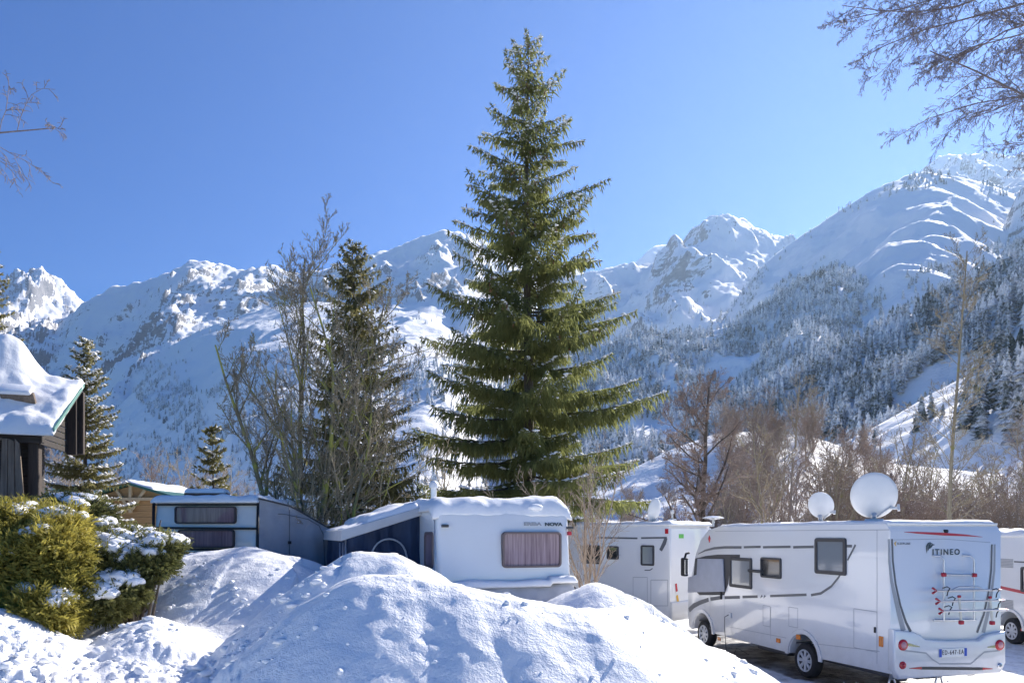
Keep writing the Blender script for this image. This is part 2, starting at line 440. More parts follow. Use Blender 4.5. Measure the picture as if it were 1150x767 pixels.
# hills material: snow, grey rock where steep
def hill_mat():
    m, nt, b = new_mat('hill_snow_rock')
    geo = N(nt, 'ShaderNodeNewGeometry'); sp = N(nt, 'ShaderNodeSeparateXYZ'); nt.links.new(geo.outputs['True Normal'], sp.inputs[0])
    at = N(nt, 'ShaderNodeAttribute'); at.attribute_name = 'rock'
    tc = N(nt, 'ShaderNodeTexCoord'); mp = N(nt, 'ShaderNodeMapping'); mp.inputs['Scale'].default_value = (1, 1, 2.6); nt.links.new(tc.outputs['Object'], mp.inputs['Vector'])
    n = noise_node(nt, .02, 8, .68, vec=mp.outputs['Vector'])
    s1 = N(nt, 'ShaderNodeMath', operation='MULTIPLY_ADD'); nt.links.new(sp.outputs['Z'], s1.inputs[0]); s1.inputs[1].default_value = -1.2; nt.links.new(n.outputs['Fac'], s1.inputs[2])
    s2 = N(nt, 'ShaderNodeMath', operation='ADD'); nt.links.new(s1.outputs[0], s2.inputs[0]); nt.links.new(at.outputs['Fac'], s2.inputs[1])
    mask = ramp(nt, s2.outputs[0], [(.0, 0.0), (.08, 1.0)])
    n3 = noise_node(nt, .05, 6, .7, vec=mp.outputs['Vector'])
    rock = ramp(nt, n3.outputs['Fac'], [(.3, (.10, .10, .11)), (.7, (.30, .29, .29))])
    mx = N(nt, 'ShaderNodeMix', data_type='RGBA'); nt.links.new(mask.outputs['Color'], mx.inputs[0]); mx.inputs[6].default_value = (.88, .88, .885, 1); nt.links.new(rock.outputs['Color'], mx.inputs[7])
    nt.links.new(mx.outputs[2], b.inputs['Base Color']); b.inputs['Roughness'].default_value = .8; b.inputs['Specular IOR Level'].default_value = .15
    n4 = noise_node(nt, .012, 9, .62)
    bump(nt, b, n4.outputs['Fac'], .55, 14)
    return m
ys2 = np.exp(np.linspace(np.log(70.0), np.log(7200.0), 900)); ys2[0] = 70.0
hl, HX, HYY, HZ, HI = grid_sheet('hills', ys2, 1100, hill_mat())
tag(hl, kind='structure')
HPX = CX + HX / HYY * F; HPY = HY - (HZ - CAM_Z) / HYY * F
def inpoly(px, py, poly):
    px = np.asarray(px); py = np.asarray(py); r = np.zeros(px.shape, bool); n = len(poly)
    for i in range(n):
        x0, y0 = poly[i]; x1, y1 = poly[(i + 1) % n]
        if y0 == y1: continue
        c = ((y0 > py) != (y1 > py)) & (px < (x1 - x0) * (py - y0) / (y1 - y0) + x0); r ^= c
    return r
rock = np.full(HX.shape, .0)
rock[HI == 0] = .08
band = inpoly(HPX, HPY, [(100, 430), (150, 372), (190, 330), (230, 300), (300, 300), (420, 300), (480, 300), (520, 330), (470, 370), (400, 350), (300, 345), (230, 372), (160, 395), (110, 440)])
rock[(HI == 1)] = .02
rock[(HI == 1) & band] = .23
rock[HI == 4] = -.04; rock[HI == 7] = -.02; rock[HI >= 8] = -.5; rock[HI == 2] = -.05
rock[(HI == 4) & inpoly(HPX, HPY, [(730, 300), (770, 240), (800, 250), (800, 330), (740, 340)])] = .16
at = hl.data.attributes.new('rock', 'FLOAT', 'POINT'); at.data.foreach_set('value', rock.ravel().astype(np.float32))
def ground_z(x, y):
    return float(height(np.array([x], float), np.array([y], float))[0][0])
# ------------------------------------------------------------------ vehicle materials
def paint_mat(name, col=(.83, .83, .825), rough=.16, grime=.02):
    m, nt, b = new_mat(name)
    n = noise_node(nt, 1.3, 6, .65); r = ramp(nt, n.outputs['Fac'], [(.3, tuple(c * (1 - grime) for c in col)), (.65, col)])
    nt.links.new(r.outputs['Color'], b.inputs['Base Color'])
    n2 = noise_node(nt, 5, 5, .6); r2 = ramp(nt, n2.outputs['Fac'], [(.3, rough * .8), (.7, rough * 1.3)])
    nt.links.new(r2.outputs['Color'], b.inputs['Roughness'])
    b.inputs['Coat Weight'].default_value = 1; b.inputs['Coat Roughness'].default_value = .05
    n3 = noise_node(nt, .9, 2); bump(nt, b, n3.outputs['Fac'], .12, .02)
    # road salt and dirt thrown up on the lower panels
    tc = N(nt, 'ShaderNodeTexCoord'); sp = N(nt, 'ShaderNodeSeparateXYZ'); nt.links.new(tc.outputs['Object'], sp.inputs[0])
    mr = N(nt, 'ShaderNodeMapRange'); nt.links.new(sp.outputs['Z'], mr.inputs[0]); mr.inputs[1].default_value = 1.25; mr.inputs[2].default_value = .35; mr.inputs[3].default_value = 0; mr.inputs[4].default_value = .75
    n4 = noise_node(nt, 3.5, 7, .72); mu = N(nt, 'ShaderNodeMath', operation='MULTIPLY'); nt.links.new(mr.outputs[0], mu.inputs[0]); nt.links.new(n4.outputs['Fac'], mu.inputs[1])
    mx = N(nt, 'ShaderNodeMix', data_type='RGBA'); nt.links.new(mu.outputs[0], mx.inputs[0]); nt.links.new(r.outputs['Color'], mx.inputs[6]); mx.inputs[7].default_value = (.40, .37, .33, 1)
    nt.links.new(mx.outputs[2], b.inputs['Base Color'])
    return m
M_WHITE = paint_mat('white_gelcoat')
M_WHITE2 = paint_mat('white_plastic', (.76, .76, .76), .4)
M_CARAV = paint_mat('caravan_white', (.80, .81, .81), .38, .04)
M_CREAM = paint_mat('caravan_cream', (.70, .69, .63), .45, .12)
M_BLACK = simple('black_rubber', (.012, .012, .013), .6)
M_TYRE = simple('tyre_rubber', (.02, .02, .021), .85, var=.3, vscale=20)
M_TRIM = simple('dark_grey_trim', (.05, .05, .055), .45)
M_STRIPE = simple('grey_stripe', (.13, .135, .145), .4)
M_STRIPE2 = simple('pale_grey_stripe', (.36, .37, .39), .4)
M_GREYP = simple('grey_panel', (.42, .44, .50), .75, var=.06, vscale=4, bumps=(9, .3, .02))
M_RED = simple('red_lens', (.50, .01, .02), .25, coat=.6)
M_ORANGE = simple('orange_lens', (.75, .22, .02), .25, coat=.6)
M_REDP = simple('red_plastic', (.45, .02, .04), .45)
M_REDST = simple('red_stripe', (.50, .04, .06), .4)
M_ALU = simple('aluminium', (.62, .63, .65), .32, metal=.9, var=.1, vscale=12)
M_STEEL = simple('dark_steel', (.10, .10, .11), .5, metal=.7)
M_CHROME = simple('chrome', (.75, .76, .78), .15, metal=1)
M_RIM = simple('wheel_silver', (.55, .56, .58), .35, metal=.4)
M_PLATE = simple('plate_white', (.80, .80, .78), .4)
M_BLUE = simple('plate_blue', (.01, .07, .45), .4)
M_DISH = simple('dish_white', (.78, .78, .77), .45, var=.04, vscale=3)
M_DGREEN = simple('text_grey', (.06, .08, .09), .45)
M_GREEN = simple('green_sticker', (.15, .55, .08), .45)
M_YEL = simple('yellow_reflector', (.75, .42, .02), .35)
def glass_mat(name, col=(.02, .022, .025), rough=.06):
    m, nt, b = new_mat(name); b.inputs['Base Color'].default_value = (*col, 1); b.inputs['Roughness'].default_value = rough
    b.inputs['Coat Weight'].default_value = 1; b.inputs['Coat Roughness'].default_value = .03; b.inputs['Specular IOR Level'].default_value = .8
    n = noise_node(nt, 1.2, 2); bump(nt, b, n.outputs['Fac'], .2, .02)
    return m
M_GLASS = glass_mat('window_glass', (.03, .034, .04))
M_GLASSG = glass_mat('window_grey_blind', (.22, .25, .28), .12)
def curtain_mat(name, c1, c2):
    m, nt, b = new_mat(name)
    tc = N(nt, 'ShaderNodeTexCoord'); mp = N(nt, 'ShaderNodeMapping'); mp.inputs['Scale'].default_value = (26, 26, 1.2); nt.links.new(tc.outputs['Object'], mp.inputs['Vector'])
    n = noise_node(nt, 1.0, 3, .6, vec=mp.outputs['Vector'])
    r = ramp(nt, n.outputs['Fac'], [(.3, c1), (.72, c2)]); nt.links.new(r.outputs['Color'], b.inputs['Base Color'])
    b.inputs['Roughness'].default_value = .5; b.inputs['Coat Weight'].default_value = .45; b.inputs['Coat Roughness'].default_value = .05
    return m
M_CURT = curtain_mat('curtain_mauve', (.16, .10, .12), (.40, .30, .33))
M_CURT2 = curtain_mat('curtain_brown', (.14, .075, .085), (.26, .16, .17))

def wheel(parent, loc, r=.34, wd=.2, side=-1):
    """wheel with tyre as the part and its rim as sub-part; outer side towards side*x"""
    M = Matrix.Translation(loc) @ Matrix.Rotation(R(90) * side, 4, 'Y')
    mb = MB(); mb.lathe([(r * .62, wd * .42), (r * .66, wd * .5), (r * .90, wd * .5), (r * .985, wd * .38), (r, wd * .2), (r, -wd * .3), (r * .9, -wd * .5), (r * .3, -wd * .5)], 40, M)
    ty = mb.build('wheel', M_TYRE, parent)
    mb = MB(); mb.lathe([(r * .64, wd * .49), (r * .60, wd * .46), (r * .57, wd * .20), (r * .18, wd * .16), (.001, wd * .16)], 40, M)
    b0 = mb.build('rim_well', M_TRIM, ty)
    mb = MB()
    mb.lathe([(r * .655, wd * .50), (r * .65, wd * .54), (r * .57, wd * .53), (r * .55, wd * .44)], 40, M)
    for k in range(8):
        a = 2 * math.pi * k / 8
        Mk = M @ Matrix.Rotation(a, 4, 'Z')
        mb.prism([(r * .16, -r * .085), (r * .57, -r * .11), (r * .57, r * .11), (r * .16, r * .085)], 'z', wd * .36, wd * .47, .006, 1, M=Mk)
    mb.lathe([(r * .20, wd * .34), (r * .20, wd * .46), (r * .13, wd * .50), (.001, wd * .51)], 24, M)
    mb.build('rim', M_RIM, ty, smooth=35)
    return ty

def frame_window(name, parent, plane, off, u0, u1, z0, z1, out, fmat=None, gmat=None, fw=.045, rad=.05, depth=.035, open_=False):
    """framed acrylic window on plane 'x' (u=y) or 'y' (u=x); out = +-1 outward direction"""
    def rr(u0, u1, z0, z1, rad, n=5):
        pts = []
        for cx, cz, a0 in ((u1 - rad, z1 - rad, 0), (u0 + rad, z1 - rad, 90), (u0 + rad, z0 + rad, 180), (u1 - rad, z0 + rad, 270)):
            for k in range(n + 1):
                a = R(a0 + 90 * k / n); pts.append((cx + rad * math.cos(a), cz + rad * math.sin(a)))
        return pts
    O = rr(u0, u1, z0, z1, rad); I = rr(u0 + fw, u1 - fw, z0 + fw, z1 - fw, max(.01, rad - fw * .5))
    mb = MB(); n = len(O)
    def mk(p, t): return (off + out * t, p[0], p[1]) if plane == 'x' else (p[0], off + out * t, p[1])
    rings = [[mb.bm.verts.new(mk(p, t)) for p in q] for q, t in ((O, -.02), (O, depth * .7), ([(p[0] * .985 + .015 * (u0 + u1) / 2, p[1] * .985 + .015 * (z0 + z1) / 2) for p in O], depth), (I, depth), (I, depth * .35))]
    for a, b in zip(rings, rings[1:]):
        for k in range(n): mb.bm.faces.new((a[k], a[(k + 1) % n], b[(k + 1) % n], b[k]))
    bmesh.ops.recalc_face_normals(mb.bm, faces=mb.bm.faces)
    fr = mb.build('window', fmat or M_TRIM, parent, smooth=40)
    mb = MB(); mb.bm.faces.new([mb.bm.verts.new(mk(p, depth * .4)) for p in (I if (out > 0) == (plane == 'x') else I[::-1])])
    mb.build('pane', gmat or M_GLASS, fr)
    return fr

def snow_slab(name, parent, x0, x1, y0, y1, zf, thick, seed, mat=None, over=.05, n=(40, 60), lean=None):
    """lumpy snow lying on a roof: closed sheet with rounded uneven rim. zf(x,y)=roof height"""
    xs = np.linspace(x0 - over, x1 + over, n[0]); ys = np.linspace(y0 - over, y1 + over, n[1])
    X, Y = np.meshgrid(xs, ys, indexing='ij')
    jx = .5 * over * fbm(X * 2.1, Y * 2.1, 3, seed); jy = .5 * over * fbm(X * 2.1 + 7, Y * 2.1, 3, seed + 1)
    ex = np.minimum(X - x0 + over, x1 + over - X); ey = np.minimum(Y - y0 + over, y1 + over - Y)
    e = np.minimum(ex, ey); rim = np.sqrt(np.clip(1 - (1 - np.clip(e / (thick * 1.1), 0, 1)) ** 2, 0, 1))
    t = thick * (.75 + .35 * fbm(X * 1.3, Y * 1.3, 3, seed + 2)) * rim + .01
    zt = zf(X, Y) + np.clip(t, .008, None)
    zb = zf(X, Y) - .03 * (1 - rim)
    mrg = 1 - rim
    Xt = X + jx; Yt = Y + jy
    T = np.stack([Xt, Yt, zt], -1).reshape(-1, 3); Bt = np.stack([Xt, Yt, zb], -1).reshape(-1, 3)
    a = np.arange(X.size).reshape(X.shape); m = X.size
    F1 = np.stack([a[:-1, :-1], a[1:, :-1], a[1:, 1:], a[:-1, 1:]], -1).reshape(-1, 4)
    F2 = F1[:, ::-1] + m
    edge = list(a[:, 0]) + list(a[-1, 1:]) + list(a[::-1, -1][1:]) + list(a[0, ::-1][1:-1])
    edge = np.array(edge); e2 = np.roll(edge, -1)
    F3 = np.stack([e2, edge, edge + m, e2 + m], -1)
    return np_mesh(name, np.concatenate([T, Bt]), [F1, F2, F3], mat or M_SNOWCAP, parent, smooth=True)

# ------------------------------------------------------------------ motorhome with the bike carrier
def sk(px, py, o=MH_O, a=MH_A, side='x', off=0.0):
    """measure a photo point on the vehicle's side (x=off) or rear (y=off) plane -> local (u, z)"""
    c, s = math.cos(a), math.sin(a); k = (px - CX) / F
    # world = o + x*(c,s) + y*(-s,c)
    if side == 'x':
        ox, oy = o[0] + off * c, o[1] + off * s
        t = (ox - k * oy) / (s + k * c); Y = oy + t * c
    else:
        ox, oy = o[0] - off * s, o[1] + off * c
        t = (k * oy - ox) / (c - k * s); Y = oy + t * s
    return t, CAM_Z + (HY - py) * Y / F
def SX(px, py): return sk(px, py, side='x')
def RX(px, py): return sk(px, py, side='y')

mh = empty('motorhome', (MH_O[0], MH_O[1], 0), MH_A, 'white motorhome with an empty red and silver bicycle carrier on its rear', 'motorhome')
W = 2.34; TOP = 3.04
wf = SX(789, 711)[0]; wr = SX(902, 745)[0]; LEN = 6.95
def arch(yc, r, zb, n=12):
    return [(yc + r * math.cos(math.pi * k / n), zb + r * math.sin(math.pi * k / n)) for k in range(n + 1)]
prof = [(0, .50)] + [(0, 1.0), (0, 2.9), (.10, TOP)] + [(5.45, TOP), (5.9, 2.97), (6.3, 2.72), (6.55, 2.35), (6.72, 1.9), (6.93, 1.45), (6.98, .8), (6.9, .42)]
prof += arch(wf, .44, .42) + [(wf - .45, .42)][:0] + [(wr + .44 + .02, .42)] + arch(wr, .44, .42) + [(wr - .46, .46)]
mb = MB(); mb.prism(prof, 'x', 0, W, .06, 3)
mb.build('body', M_WHITE, mh, smooth=40)
mb = MB(); mb.box(.12, W - .12, .15, 6.8, .62, .66); mb.box(.35, .5, .2, 6.6, .34, .5, .01); mb.box(W - .5, W - .35, .2, 6.6, .34, .5, .01)
mb.box(.3, W - .3, 3.2, 4.3, .26, .5, .03); mb.tube([(.45, wr, .36), (W - .45, wr, .36)], .05); mb.tube([(.4, wf, .33), (W - .4, wf, .33)], .05)
mb.tube([(.8, 1.0, .33), (.8, 3.2, .3)], .04); mb.box(.9, 1.5, .4, 1.3, .28, .46, .03)
mb.build('chassis', M_STEEL, mh)
for y in (wf, wr):
    wheel(mh, (.13, y, .34), side=-1); wheel(mh, (W - .13, y, .34), side=1)
# wheel arch lips
for y in (wf, wr):
    mb = MB(); pts = [(yy, zz) for yy, zz in arch(y, .47, .40, 16)]; out = [(yy, zz) for yy, zz in arch(y, .56, .40, 16)]
    mb.prism(out + pts[::-1], 'x', -.025, .02, .006, 1); mb.build('arch_lip', M_WHITE, mh, smooth=40)
# lower sill line and panels
mb = MB()
p0 = SX(816, 703); p1 = SX(883, 716); p2 = SX(912, 722); p3 = SX(988, 731)
mb.ribbon([p0, p1], .012, 'x', -.003); mb.ribbon([p2, p3], .012, 'x', -.003)
for (a, b) in (((857, 680), (865, 703)), ((886, 682), (896, 704)), ((959, 685), (985, 729))):
    u0, zt = SX(*a); u1, zb = SX(b[0], b[1])
    zt2 = (SX(b[0], a[1])[1] + zt) / 2; zb = (SX(a[0], b[1])[1] * .35 + zb * .65) if b[0] < 980 else .82
    q = [(u0, zt2), (u1, zt2), (u1, zb), (u0, zb), (u0, zt2)]
    for m0, m1 in zip(q, q[1:]): mb.ribbon([m0, m1], .011, 'x', -.003)
u0, zt = SX(798, 678)
for px in (797.5, 813.5):
    mb.ribbon([(SX(px, 640)[0], 2.0 if px < 800 else 2.35), (SX(px, 640)[0], .52)], .010, 'x', -.003)
mb.ribbon([(SX(797.5, 640)[0], .52), (SX(813.5, 640)[0], .52)], .01, 'x', -.003)
mb.ribbon([(.30, .62), (.30, 2.93)], .009, 'x', -.003); mb.ribbon([(.02, 2.93), (5.6, 2.93)], .010, 'x', -.003); mb.ribbon([(3.35, .62), (3.35, 1.30)], .008, 'x', -.003)
mb.build('panel_seam', M_STRIPE2, mh)
# dark stripes
def strip_pts(pp, w, off=-.005):
    mb = MB(); mb.ribbon([SX(*p) for p in pp], w, 'x', off); mb.build('side_stripe', M_STRIPE, mh)
strip_pts([(784, 622), (792, 618), (802, 615.5), (814, 614.5), (833, 614.5)], [.015, .045, .06, .06, .06])
for a, b in ((835.5, 854.5), (857, 888), (891, 914)): strip_pts([(a, 614.3), (b, 613.8)], .05)
strip_pts([(948, 613), (957, 613)], .05)
strip_pts([(774, 685), (779, 680), (786, 676.5), (796, 673)], [.13, .13, .11, .10]); strip_pts([(798, 672.5), (811, 670.5)], .09)
strip_pts([(814, 670.8), (831, 670.3)], .07); strip_pts([(834, 670), (851, 669.6)], .06)
strip_pts([(865, 669), (906, 667.5)], .05)
strip_pts([(911, 668), (922, 666), (934, 658), (942, 648), (946, 641)], [.05, .05, .045, .04, .035]); strip_pts([(952, 629), (956, 621), (961, 611.5)], [.035, .035, .04])
for px in (855, 858.5):
    mb = MB(); mb.prism([SX(px - 1, 671.5), SX(px + 1.6, 669.2), SX(px + .4, 667.6)], 'x', -.006, -.001); mb.build('emblem', M_STRIPE, mh)
# windows
def mh_win(a, b, gm, mat=None, name='window', fw=.045):
    u1, z1 = SX(*a); u0, z0 = SX(*b)
    za = (SX(a[0], a[1])[1] + SX(b[0], a[1])[1]) / 2; zb = (SX(a[0], b[1])[1] + SX(b[0], b[1])[1]) / 2
    return frame_window(name, mh, 'x', 0, min(u0, u1), max(u0, u1), zb, za, -1, mat, gm, fw=fw)
mh_win((916, 604), (951, 645), M_GLASSG, fw=.07)
mh_win((820, 626), (845, 660), M_GLASSG, fw=.07)
cw = mh_win((855, 626), (878, 649), M_GLASS, fw=.04)
# cab side window surround (dark) behind the cover
mb = MB(); q = [SX(*p) for p in ((781, 627), (793, 624), (806, 622.5), (831, 622.5), (831, 627), (820, 627), (818, 655), (813.5, 668), (800, 668), (786, 668), (778, 660))]
mb.prism(q, 'x', -.012, .01, .004, 1); mb.build('cab_window', M_TRIM, mh)
# grey thermal cover over cab side glass, standing proud
mb = MB(); q = [SX(*p) for p in ((785, 627), (813.5, 627.5), (815, 664), (774, 665), (774.5, 648), (784, 645))]
mb.prism(q, 'x', -.05, -.014, .012, 2); mb.build('thermal_cover', M_GREYP, mh, smooth=40)
# mirrors
def mirror(cx, cy, cz, s):
    mb = MB(); mb.box(cx - .07, cx + .07, cy - .10, cy + .10, cz - .24, cz + .24, .04, 3)
    mb.tube([(cx, cy, cz + .2), (cx + .05 * s, cy + .02, cz + .34), (.02 if s > 0 else W - .02, cy + .1, cz + .36)], .03)
    m = mb.build('mirror', M_BLACK, mh, smooth=50)
    mb = MB(); mb.box(cx - .05, cx + .05, cy - .108, cy - .098, cz - .2, cz + .2, .01, 1); mb.build('mirror_glass', M_CHROME, m)
u, z = SX(781, 636); mirror(-.16, u + .28, z - .02, 1); mirror(W + .16, u + .28, z - .02, -1)
# open top-hinged window flap with stay, beside the cab window
mb = MB(); a0, z0 = SX(858, 641); a1, _ = SX(843, 641)
mb.tube([(-.02, a0, z0), (-.06, a1, z0)], .018); mb.tube([(-.02, a0, z0 - .04), (-.06, a1, z0 - .03)], .012)
mb.build('window_stay', M_TRIM, mh)
# red side markers near roof front
mb = MB(); u, z = SX(797, 605); mb.prism([(u - .05, z), (u, z + .09), (u + .05, z), (u, z - .09)], 'x', -.02, .0, .004, 1); mb.build('marker_light', M_RED, mh)
for p, w_, h_ in (((808, 717), .07, .04), ((874.5, 719), .07, .045), ((897.5, 715), .06, .05), ((990, 720), .05, .09)):
    u, z = SX(*p); mb = MB(); mb.box(-.02 if p[0] != 897.5 else -.035, .0, u - w_, u + w_, z - h_, z + h_, .008, 1); mb.build('marker_light', M_ORANGE, mh)
# door handles, hook-up socket and cable
mb = MB(); u, z = SX(810.5, 668); mb.box(-.035, 0, u - .03, u + .03, z - .1, z + .1, .008, 1); mb.build('door_handle', M_BLACK, mh)
mb = MB(); u, z = SX(983, 707); mb.box(-.02, 0, u - .02, u + .02, z - .05, z + .05, .006, 1); mb.build('hatch_lock', M_BLACK, mh)
mb = MB(); u, z = SX(820.5, 690); mb.box(-.04, 0, u - .06, u + .06, z - .07, z + .05, .012, 2); mb.build('power_socket', M_WHITE2, mh)
mb = MB(); ub, zb = SX(817, 700); mb.tube([(-.05, u + .01, z), (-.10, u + .09, z - .06), (-.08, u + .13, z - .3), (-.06, u + .10, z - .8), (-.03, u, z - 1.15), (.1, u - .1, .2), (.3, u - .3, .06)], .008, 6); mb.build('power_cable', M_TRIM, mh)

# ---- rear face
mb = MB()
q = [RX(*p) for p in ((1000, 706), (1022, 709), (1030, 712), (1035, 717), (1060, 718.5), (1095, 718), (1104, 712), (1124, 708))]
q[0] = (.0, q[0][1]); q[-1] = (W, q[-1][1])
q = [(-.012, q[0][1])] + q[1:-1] + [(W + .012, q[-1][1])] + [(W + .012, .60), (W - .1, .42), (.1, .42), (-.012, .58)]
mb.prism(q, 'y', -.09, .06, .035, 3)
mb.build('bumper', M_WHITE, mh, smooth=45)
# recessed number plate tray rim
mb = MB(); q = [RX(*p) for p in ((1010, 729), (1035, 732), (1042, 739), (1050, 744), (1085, 744), (1092, 738), (1100, 731), (1118, 729))]
mb.ribbon(q, .025, 'y', -.094); mb.build('plate_tray', M_STRIPE2, mh)
# rear panel stripes
def rear_strip(pp, w, mat, off=-.004, nm='rear_stripe'):
    mb = MB(); mb.ribbon([RX(*p) for p in pp], w, 'y', off); mb.build(nm, mat, mh)
rear_strip([(998, 605), (998.6, 630), (1001, 652), (1006, 675), (1011, 695), (1014.5, 708)], [.045, .05, .06, .075, .09, .10], M_STRIPE2)
rear_strip([(1001.5, 605), (1002.5, 630), (1005.5, 655), (1011, 680), (1017, 698), (1022.5, 709)], [.035, .035, .035, .04, .045, .05], M_STRIPE, -.006)
rear_strip([(1117, 611), (1116.5, 640), (1113.5, 665), (1109, 690), (1104, 710)], [.04, .045, .055, .07, .08], M_STRIPE2)
rear_strip([(1113.7, 611), (1113, 640), (1110, 665), (1104.5, 690), (1097, 710)], [.035, .035, .035, .04, .045], M_STRIPE, -.006)
rear_strip([(1015, 597.3), (1030, 598), (1060, 599.6), (1085, 601), (1103, 602.8)], [.005, .03, .05, .03, .005], M_REDST, -.006)
mb = MB(); u, z = RX(1061.5, 596.3); mb.tube([(u, -.04, z), (u, .02, z)], .03, 12); mb.build('reversing_camera', M_BLACK, mh)
# panel outline of the rear
mb = MB(); q = [RX(*p) for p in ((1003, 606), (1060, 605), (1112, 609))]; mb.ribbon(q, .008, 'y', -.003); mb.build('panel_seam', M_STRIPE2, mh)
# lettering
def rear_text(name, body, px0, px1, pyb, h_px, mat, bold=.0, sx_fit=True):
    u0, z0 = RX(px0, pyb); u1, _ = RX(px1, pyb); hh = RX(px0, pyb - h_px)[1] - z0
    t = text_obj(name, body, hh / .72, mat, mh, (0, 0, 0), (0, 0, 0), ext=.002, bold=bold, spacing=1.3)
    wv = max(v.co.x for v in t.data.vertices) - min(v.co.x for v in t.data.vertices)
    x0 = min(v.co.x for v in t.data.vertices)
    t.data.transform(Matrix.Translation((-x0, 0, 0))); t.data.transform(Matrix.Diagonal(((u1 - u0) / wv, 1, 1, 1)))
    t.location = (u0, -.008, z0); t.rotation_euler = (R(90), 0, 0)
    return t
rear_text('lettering', 'ITINEO', 1047, 1077.5, 622.8, 6.6, M_DGREEN, .003)
mb = MB()
for i, (a, b, c) in enumerate((((1040.5, 621), (1040.6, 613), (1045, 608.5)), ((1041.8, 618.5), (1043.5, 612), (1047, 610)), ((1043.4, 616), (1045.5, 613), (1049.5, 611.5)))):
    q = [RX(*a), RX(*b), RX(*c)]; mb.ribbon([q[0], ((q[0][0] + q[1][0]) / 2 - .0, (q[0][1] + q[1][1]) / 2), q[1], ((q[1][0] + q[2][0]) / 2 - .01, (q[1][1] + q[2][1]) / 2 + .012), q[2]], [.004, .03, .04, .03, .004], 'y', -.006 - i * .001)
mb.build('logo', M_DGREEN, mh)
rear_text('small_lettering', 'SLEEPLINE', 1007, 1022, 611.4, 2.5, M_STRIPE, 0)
mb = MB(); mb.ribbon([RX(1006.3, 607.5), RX(1004.6, 610), RX(1006, 613)], [.01, .03, .01], 'y', -.006); mb.build('small_emblem', M_YEL, mh)
# number plate
u0, z1 = RX(1049, 727.5); u1, z0 = RX(1080, 735.2)
mb = MB(); mb.box(u0, u1, -.105, -.09, z0, z1, .004, 1); pl = mb.build('number_plate', M_PLATE, mh)
for ua in (u0 + .002, u1 - .055):
    mb = MB(); mb.box(ua, ua + .053, -.108, -.104, z0 + .003, z1 - .003); mb.build('plate_band', M_BLUE, pl)
t = rear_text('plate_lettering', 'ED-647-EA', 1052.6, 1076.3, 733.9, 5.2, M_BLACK, .0); t.location.y = -.108; t.parent = pl
# lamps
def lamp(px, py, r, mats, nm='tail_light'):
    u, z = RX(px, py); M = Matrix.Translation((u, -.085, z)) @ Matrix.Rotation(R(90), 4, 'X')
    mb = MB(); mb.lathe([(r, -.03), (r, .015), (r * .88, .03), (r * .58, .03)], 28, M); l = mb.build(nm, mats[0], mh)
    mb = MB(); mb.lathe([(r * .58, .028), (r * .5, .04), (.001, .046)], 24, M); mb.build('lens', mats[1], l)
for px in (1009.3, 1117.2): lamp(px, 723, .095, (M_RED, simple('pink_lens', (.62, .30, .32), .3)))
lamp(1008.8, 745.5, .065, (M_RED, M_RED), 'fog_light'); lamp(1117, 746, .05, (M_CHROME, M_GLASSG), 'reversing_light')
for a, b in (((1015, 722.5), (1028, 725)), ((1113.5, 724.5), (1103.5, 725.5))):
    mb = MB(); mb.ribbon([RX(*a), RX(*b)], [.05, .012], 'y', -.096); mb.build('reflector', M_CHROME, mh)
mb = MB(); q0 = RX(1016, 749); q1 = RX(1109.5, 749.5); mb.ribbon([q0, RX(1030, 748.7), RX(1095, 749.5), q1], [.008, .05, .05, .008], 'y', -.095); mb.build('bumper_strip', M_TRIM, mh)
for a, b, w_ in (((1017, 749), (1030, 748.7), [.01, .045]), ((1098, 749.4), (1109, 749.5), [.045, .01])):
    mb = MB(); mb.ribbon([RX(*a), RX(*b)], w_, 'y', -.098); mb.build('bumper_reflector', M_RED, mh)
# ladderless bicycle carrier
def CX2(px, py): return sk(px, py, side='y', off=-.22)
bc = MB()
uL = CX2(1067, 640)[0]; uR = CX2(1101, 640)[0]; zt = CX2(1067, 624)[1]; zb = CX2(1067, 698)[1]
for uu, du in ((uL, CX2(1059, 624)[0]), (uR, CX2(1093, 625)[0])):
    bc.tube([(du, -.01, zt), (du + (uu - du) * .6, -.08, zt - .005), (uu, -.10, zt - .07), (uu, -.10, zb)], .017, 8)
bc.tube([(uL, -.10, CX2(1067, 645)[1]), (uR, -.10, CX2(1101, 646)[1])], .016, 8)
bc.tube([(uL - .2, -.08, zb + .02), (uR + .05, -.08, zb)], .022, 8)
for (y_, dz) in ((663, 0), (674.5, 0), (685, 0)):
    zz = CX2(1060, y_)[1]; off = -.22 - (y_ - 663) * .006
    bc.tube([(CX2(1050, y_)[0], off, zz), (CX2(1122, y_)[0], off, zz - .01)], .018, 8)
    bc.tube([(CX2(1050, y_)[0], off - .05, zz + .005), (CX2(1122, y_)[0], off - .05, zz - .005)], .010, 6)
zz = CX2(1060, 662)[1]; bc.tube([(uL + .02, -.25, zz), (uL + .12, -.28, zz + .05), (uR - .12, -.28, zz + .05), (uR + .02, -.25, zz)], .014, 8)
carrier = bc.build('bicycle_carrier', M_ALU, mh, smooth=60)
M_TUBE = simple('pale_tube', (.70, .66, .55), .4)
for px in (1071.5, 1106):
    u = CX2(px, 680)[0]; arm = MB(); arm.tube([(u, -.32, CX2(px, 669)[1]), (u, -.36, CX2(px, 697)[1])], .02, 10); arm.build('support_arm', M_TUBE, carrier, smooth=60)
def blob(u, y, z, s=.035):
    s *= .75; mb = MB(); mb.box(u - s, u + s, y - s, y + s, z - s, z + s, s * .4, 2); mb.build('clamp', M_REDP, carrier, smooth=50)
for px, py in ((1066, 645.5), (1100.5, 646)): blob(CX2(px, py)[0], -.11, CX2(px, py)[1], .045)
for px, py in ((1071.5, 669), (1106, 670)): blob(CX2(px, py)[0], -.32, CX2(px, py)[1], .03)
